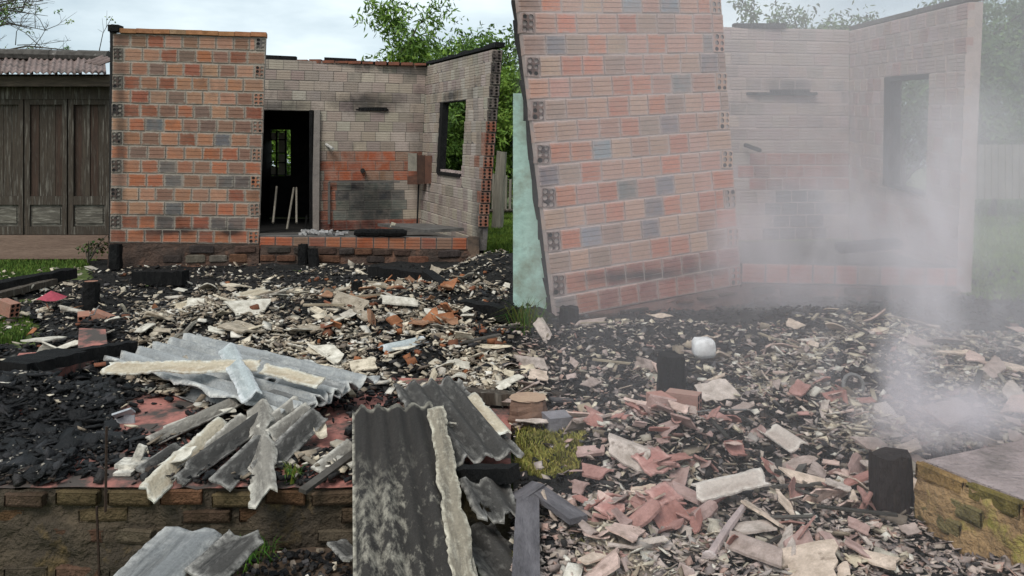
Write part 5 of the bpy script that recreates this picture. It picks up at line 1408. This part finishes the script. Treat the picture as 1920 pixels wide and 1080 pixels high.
tuft((-.16, 2.5, -.42), 120, .13, 'weeds under the dark broken sheet below the slab', 8, .08, [(.6, .9, .6), (.5, .7, .5)])
tuft(tuple(G(96, 487, -.05)), 40, .24, 'thin green weed in front of the old footing', 9, .07, [(1.2, 1.5, 1.0)])
tuft(tuple(G(985, 640, -.08)), 130, .32, 'dry brown weeds at the foot of the mint green wall', 10, .10, [(1.6, 1.1, .9), (1.1, 1.0, .7), (.9, 1.1, .6)])
# scorched shrub by the tall wall
def shrub(c, label, seed, hh=.34, col=(.7, .55, .6), n=7, name='scorched_shrub'):
    R = random.Random(seed); t = empty(name, c, label, 'shrub')
    b = MB(); lf = MB(); c = Vector(c)
    for i in range(n):
        a = R.uniform(0, 6.28); tip = c + Vector((math.cos(a) * hh * R.uniform(.2, .6), math.sin(a) * hh * .4, hh * R.uniform(.5, 1)))
        mid = lerp(c, tip, .5) + Vector((0, 0, hh * .12)); b.tube([c, mid, tip], [.008, .006, .003], 4)
        for k in range(16):
            q = lerp(mid, tip, R.random()) + Vector((R.gauss(0, .03), R.gauss(0, .03), R.gauss(-.02, .03)))
            dv = Vector((R.gauss(0, .02), R.gauss(0, .02), -.035)); sv = Vector((R.gauss(0, .012), R.gauss(0, .012), 0))
            lf.add([q, q + dv * .5 + sv, q + dv, q + dv * .5 - sv], [(0, 1, 2, 3)], tuple(x * R.uniform(.5, 1.2) for x in col))
    b.build('stem', M_BARK, t); lf.build('foliage', M_LEAF, t)['kind'] = 'stuff'
shrub(P(165, 492, 8.7), 'wilted scorched shrub beside the corner of the tall brick wall', 4)

def tree(base, height, spread, label, seed, leaves=9000, leaf=(.05, .16), cols=((1, 1, 1),), bare=False, lean=(0, 0), trunk_r=.12, clumps=26, first=.35, droop=.4, rise=(.02, .30), group='trees behind the ruins'):
    R = random.Random(seed)
    base = Vector(base)
    t = empty('tree', base, label, 'tree', group)
    b = MB(); tips = []; rs0, rs1 = rise
    top = base + Vector((lean[0], lean[1], height * .75))
    b.tube([lerp(base, top, i / 5) + Vector((R.gauss(0, .05), R.gauss(0, .05), 0)) * (i > 0) for i in range(6)], [trunk_r * (1 - .14 * i) for i in range(6)], 7)
    for i in range(clumps):
        f = R.uniform(first, 1.0)
        s0 = lerp(base, top, f)
        a = R.uniform(0, 6.28)
        r = spread * R.uniform(.35, 1.0) * (1.15 - .55 * max(0, f - .5))
        tip = s0 + Vector((math.cos(a) * r, math.sin(a) * r, height * R.uniform(rs0, rs1)))
        mid = lerp(s0, tip, .5) + Vector((R.gauss(0, .12), R.gauss(0, .12), height * .05))
        b.tube([s0, mid, tip], [trunk_r * .35, trunk_r * .2, trunk_r * .06], 5)
        tips.append((mid, tip))
        if bare:
            for _ in range(7):
                q = lerp(mid, tip, R.uniform(-.3, 1)); e = q + Vector((R.gauss(0, .35), R.gauss(0, .35), R.uniform(-.05, .5))) * spread * .42
                m2 = lerp(q, e, .5) + Vector((R.gauss(0, .05), R.gauss(0, .05), R.gauss(0, .05)))
                b.tube([q, m2, e], [trunk_r * .11, trunk_r * .08, trunk_r * .04], 4); tips.append((m2, e))
                for _k in range(4):
                    q2 = lerp(m2, e, R.random()); e2 = q2 + Vector((R.gauss(0, .2), R.gauss(0, .2), R.uniform(-.02, .3))) * spread * .3
                    b.tube([q2, e2], [trunk_r * .055, trunk_r * .03], 3, cap=False); tips.append((q2, e2))
    b.build('trunk', M_BARK, t)
    nr = np.random.default_rng(seed)
    n = leaves
    ti = nr.integers(0, len(tips), n)
    A = np.array([tuple(q[0]) for q in tips])[ti]; B = np.array([tuple(q[1]) for q in tips])[ti]
    f = nr.uniform(.1, 1.15, n) if not bare else nr.uniform(.9, 1.02, n)
    # sprays: leaves gather on little twigs round each limb
    ns = max(1, n // 14)
    sp = nr.integers(0, ns, n)
    spo = nr.normal(0, 1, (ns, 3)) * np.array([1, 1, .8]) * spread * (.20 if not bare else .02)
    sti = nr.integers(0, len(tips), ns); sf = nr.uniform(.15, 1.12, ns) if not bare else nr.uniform(.9, 1.02, ns)
    SA = np.array([tuple(q[0]) for q in tips])[sti]; SB = np.array([tuple(q[1]) for q in tips])[sti]
    SC = SA + (SB - SA) * sf[:, None] + spo
    sdir = nr.normal(0, 1, (ns, 3)); sdir[:, 2] = sdir[:, 2] * .4 - droop * .3; sdir /= np.linalg.norm(sdir, axis=1)[:, None]
    ft = nr.uniform(-1, 1, n)
    L = leaf[1] * nr.uniform(.6, 1.2, n); Wd = leaf[0] * nr.uniform(.6, 1.2, n)
    q = SC[sp] + sdir[sp] * (ft * leaf[1] * 1.8)[:, None] + nr.normal(0, leaf[1] * .35, (n, 3))
    d = nr.normal(0, 1, (n, 3)) + sdir[sp] * .6; d[:, 2] -= droop * 1.6; d /= np.linalg.norm(d, axis=1)[:, None]
    s = np.cross(d, nr.normal(0, 1, (n, 3))); s /= np.linalg.norm(s, axis=1)[:, None] + 1e-9
    V = np.stack([q, q + d * (L * .5)[:, None] + s * (Wd * .5)[:, None], q + d * L[:, None], q + d * (L * .5)[:, None] - s * (Wd * .5)[:, None]], 1)
    Fc = np.arange(n * 4).reshape(n, 4)
    C = np.array(cols)[nr.integers(0, len(cols), ns)][sp] * nr.uniform(.75, 1.25, (n, 1))
    o = np_mesh('crown', V.reshape(-1, 3), Fc, M_LEAF, np.repeat(C, 4, axis=0), t)
    off = -base
    o.matrix_local = Matrix.Translation(off)
    o['kind'] = 'stuff'
    return t
YG = [(1.9, 1.9, 1.4), (1.4, 1.5, 1.2), (2.5, 2.4, 1.8), (.9, 1.0, .9)]
tree(P(-75, 300, 22), 5.6, 4.2, 'bare branched tree rising behind the old timber house', 3, leaves=1500, leaf=(.05, .09), bare=True, clumps=46, first=.5, trunk_r=.11, rise=(-.02, .26), cols=[(1.8, 2.0, 2.2), (2.4, 2.0, 2.0)])
def gz(u, Y): return Vector(((u - 960) / F * Y, Y, ground_z(0.1, Y)))
tree(gz(755, 16), 4.3, .85, 'light green tree with drooping leaves above the ruin back wall', 11, 9000, (.045, .16), YG, clumps=24, trunk_r=.08, first=.3)
tree(gz(700, 17.5), 2.7, .55, 'small leafy sapling top behind the ruin back wall', 12, 1600, (.045, .16), YG, clumps=10, trunk_r=.05, first=.5)
tree(gz(855, 18), 3.6, 1.25, 'leafy green tree behind the side window of the ruin', 13, 22000, (.05, .15), YG, clumps=40, trunk_r=.1, first=.12)
tree(gz(925, 19), 4.0, 1.3, 'dense green tree beyond the ruined corner', 14, 26000, (.05, .15), [(1.2, 1.3, 1.0), (.9, 1.0, .9), (1.7, 1.7, 1.2)], clumps=44, trunk_r=.1, first=.08)
tree(gz(985, 17), 3.3, .9, 'bright green tree standing behind the fence posts', 15, 16000, (.045, .14), [(2.2, 2.1, 1.4), (1.6, 1.7, 1.2)], clumps=34, trunk_r=.07, first=.08)
tree(gz(490, 22), 3.0, 1.6, 'green tree seen through the back room window', 16, 9000, (.07, .18), [(2.4, 2.4, 1.6), (1.6, 1.7, 1.2)], clumps=30, first=.1)
for i, (u, Y, h_, sp, lf, lab) in enumerate((
    (1420, 17, 4.5, .9, 2600, 'thin grey tree above the left end of the smoking back wall'),
    (1500, 19, 5.0, 1.2, 3800, 'pale smoky tree above the middle of the smoking back wall'),
    (1590, 18, 4.8, 1.0, 3600, 'smoky tree above the inner corner of the smoking ruin'),
    (1690, 20, 4.6, 1.5, 7000, 'tree seen through the smoking ruin side window'),
    (1860, 17, 5.2, 1.5, 11000, 'tall dark tree beyond the smoking ruin corner'),
    (1960, 19, 5.4, 1.7, 10000, 'dark tree at the edge beyond the meadow'))):
    tree(gz(u, Y), h_, sp, lab, 30 + i, lf * 2, (.05, .14), [(.9, 1.0, 1.0), (.7, .8, .8), (1.2, 1.3, 1.1)], clumps=26, trunk_r=.1, first=.3 if u < 1650 else .15)
# fence post and stakes behind the ruin
b = post(P(932, 432, 13.6), P(941, 284, 13.6), .10, n=10, seed=3).build('fence_post', M_WOOD_GREY)
tag(b, 'thick weathered wooden post standing on the lawn', 'post')
FN = empty('stake_fence', P(930, 400, 15.5), 'low grey stake fence behind the thick post', 'fence')
for i in range(9):
    u = 900 + i * 8; b = MB(); b.tube([P(u, 398, 15.5), P(u + 1, 325 + 12 * rng.random(), 15.5)], .03, 5); b.build('stake', M_WOOD_GREY, FN)
b = MB(); b.tube([P(898, 396, 15.45), P(966, 394, 15.45)], .03, 5); b.build('rail', M_WOOD, FN)
FN2 = empty('board_fence', P(1850, 370, 14), 'grey board fence at the back of the pale meadow', 'fence')
for i in range(12):
    u = 1800 + i * 13; b = MB(); b.box(P(u, 322, 14), (.11, .03, .95)); b.build('board', M_WOOD_GREY, FN2)

# ------------------------------------------------------------------ smoke over the smoking ruin
def smoke(name, lo, hi, dens, label, fade, scale=1.1, lo_n=.42, hi_n=.72, base=.15, col=(.985, .93, .96), puffs=()):
    b = MB(); lo, hi = Vector(lo), Vector(hi); c = (lo + hi) / 2; d = hi - lo
    b.box((0, 0, 0), d)
    m = bpy.data.materials.new(name); m.use_nodes = True
    t = m.node_tree
    for n_ in list(t.nodes): t.nodes.remove(n_)
    k = NT.__new__(NT); k.m = m; k.t = t
    out = k.n('ShaderNodeOutputMaterial'); vol = k.n('ShaderNodeVolumePrincipled')
    vol.inputs['Color'].default_value = (*col, 1); vol.inputs['Anisotropy'].default_value = 0.1
    t.links.new(vol.outputs[0], out.inputs['Volume'])
    pos = k.pos()
    n1 = k.noise(k.scalev(pos, (1, 1, .55)), scale, 4, .6, .8)
    den = k.math('ADD', base, k.ramp(n1, lo_n, hi_n, 0, 1))
    if puffs:
        acc = None
        for (px, py, pz, rx, ry, rz, wgt) in puffs:
            sub = k.n('ShaderNodeVectorMath', {0: pos, 1: (px, py, pz)}, operation='SUBTRACT').outputs[0]
            dv = k.n('ShaderNodeVectorMath', {0: sub, 1: (1 / rx, 1 / ry, 1 / rz)}, operation='MULTIPLY').outputs[0]
            ln = k.n('ShaderNodeVectorMath', {0: dv}, operation='LENGTH').outputs['Value']
            ln = k.math('ADD', ln, k.math('MULTIPLY', k.math('SUBTRACT', n1, .5), 1.9))
            f = k.math('MULTIPLY', k.n('ShaderNodeMapRange', {'Value': ln, 'From Min': 1.0, 'From Max': .15, 'To Min': 0, 'To Max': 1}, interpolation_type='SMOOTHSTEP').outputs[0], wgt)
            acc = f if acc is None else k.math('ADD', acc, f)
        den = k.math('ADD', den, acc)
    # thins out towards the sides of the cloud
    g = k.n('ShaderNodeSeparateXYZ', {0: pos})
    for ax_, (a, c_) in enumerate(zip(lo, hi)):
        f0, f1 = fade[ax_]
        if f0: den = k.math('MULTIPLY', den, k.n('ShaderNodeMapRange', {'Value': g.outputs[ax_], 'From Min': a, 'From Max': a + f0}, interpolation_type='SMOOTHSTEP').outputs[0])
        if f1: den = k.math('MULTIPLY', den, k.n('ShaderNodeMapRange', {'Value': g.outputs[ax_], 'From Min': c_, 'From Max': c_ - f1}, interpolation_type='SMOOTHSTEP').outputs[0])
    t.links.new(k.math('MULTIPLY', den, dens), vol.inputs['Density'])
    o = b.build(name, m, None, Matrix.Translation(c))
    return tag(o, label, 'smoke', kind='stuff')
smoke('smoke', (-.02, 1.15, -.3), (6.0, 9.6, 3.8), .080, 'thin pinkish grey smoke veiling the smoking ruin and its yard',
      ((.35, .6), (.8, 1.2), (0, .8)), base=.55, scale=.9, lo_n=.40, hi_n=.75)
smoke('smoke', (.9, 5.0, -.15), (3.6, 7.2, 1.3), 1.5, 'white smoke billowing along the low wall of the smoking ruin',
      ((.4, .5), (.4, .4), (0, .4)), base=0, scale=2.6, lo_n=.52, hi_n=.85,
      puffs=[(2.0, 5.9, .15, .7, .5, .40, 1.0), (1.75, 5.75, .5, .45, .4, .4, 1.0), (2.9, 6.2, .35, .6, .5, .55, 1.0), (2.4, 6.1, .7, .5, .4, .4, .6)])
smoke('smoke', (1.0, 2.42, .05), (2.1, 3.5, 1.5), 3.0, 'bright smoke plume rising from behind the black pillar',
      ((.15, .25), (.1, .2), (0, .3)), base=0, scale=5.5, lo_n=.56, hi_n=.95,
      puffs=[(1.40, 2.72, .20, .30, .22, .16, 1.6), (1.36, 2.75, .36, .17, .18, .18, 1.5), (1.44, 2.8, .54, .16, .18, .20, 1.4), (1.50, 2.85, .74, .17, .2, .22, 1.1), (1.52, 2.9, .96, .2, .22, .24, .8), (1.6, 2.9, 1.2, .25, .25, .25, .5), (1.62, 2.75, .22, .35, .25, .14, 1.1)])
smoke('smoke', (2.0, 3.4, -.1), (4.0, 5.8, 1.9), .5, 'soft smoke column drifting up at the ruined corner',
      ((.3, .5), (.3, .4), (0, .4)), base=0, scale=2.2, lo_n=.5, hi_n=.85,
      puffs=[(2.65, 4.5, .1, .5, .5, .5, 1.2), (2.75, 4.7, .6, .45, .45, .5, 1.1), (2.9, 4.8, 1.1, .45, .45, .5, .7)])

# labels of look-alikes that share their words: told apart by their order from left to right
from collections import defaultdict
ORD = ['first', 'second', 'third', 'fourth', 'fifth', 'sixth', 'seventh', 'eighth', 'ninth', 'tenth', 'eleventh', 'twelfth', 'thirteenth', 'fourteenth', 'fifteenth', 'sixteenth', 'seventeenth', 'eighteenth', 'nineteenth', 'twentieth', 'twenty-first', 'twenty-second', 'twenty-third', 'twenty-fourth']
NUM = ['', 'one', 'two', 'three', 'four', 'five', 'six', 'seven', 'eight', 'nine', 'ten', 'eleven', 'twelve', 'thirteen', 'fourteen', 'fifteen', 'sixteen', 'seventeen', 'eighteen', 'nineteen', 'twenty', 'twenty-one', 'twenty-two', 'twenty-three', 'twenty-four']
fam = defaultdict(list)
for o in list(COL.objects):
    if o.parent is None and o.get('label') and o.get('group') and o.name.split('.')[0] in ('cement_shard', 'tile_fragment', 'wood_splinter'):
        fam[o['label']].append(o)
for lab, os_ in fam.items():
    if 1 < len(os_) <= 24:
        os_.sort(key=lambda o: o.location.x / o.location.y)
        for i, o in enumerate(os_):
            o['label'] = f"{ORD[i]} of {NUM[len(os_)]} from left: {lab}"
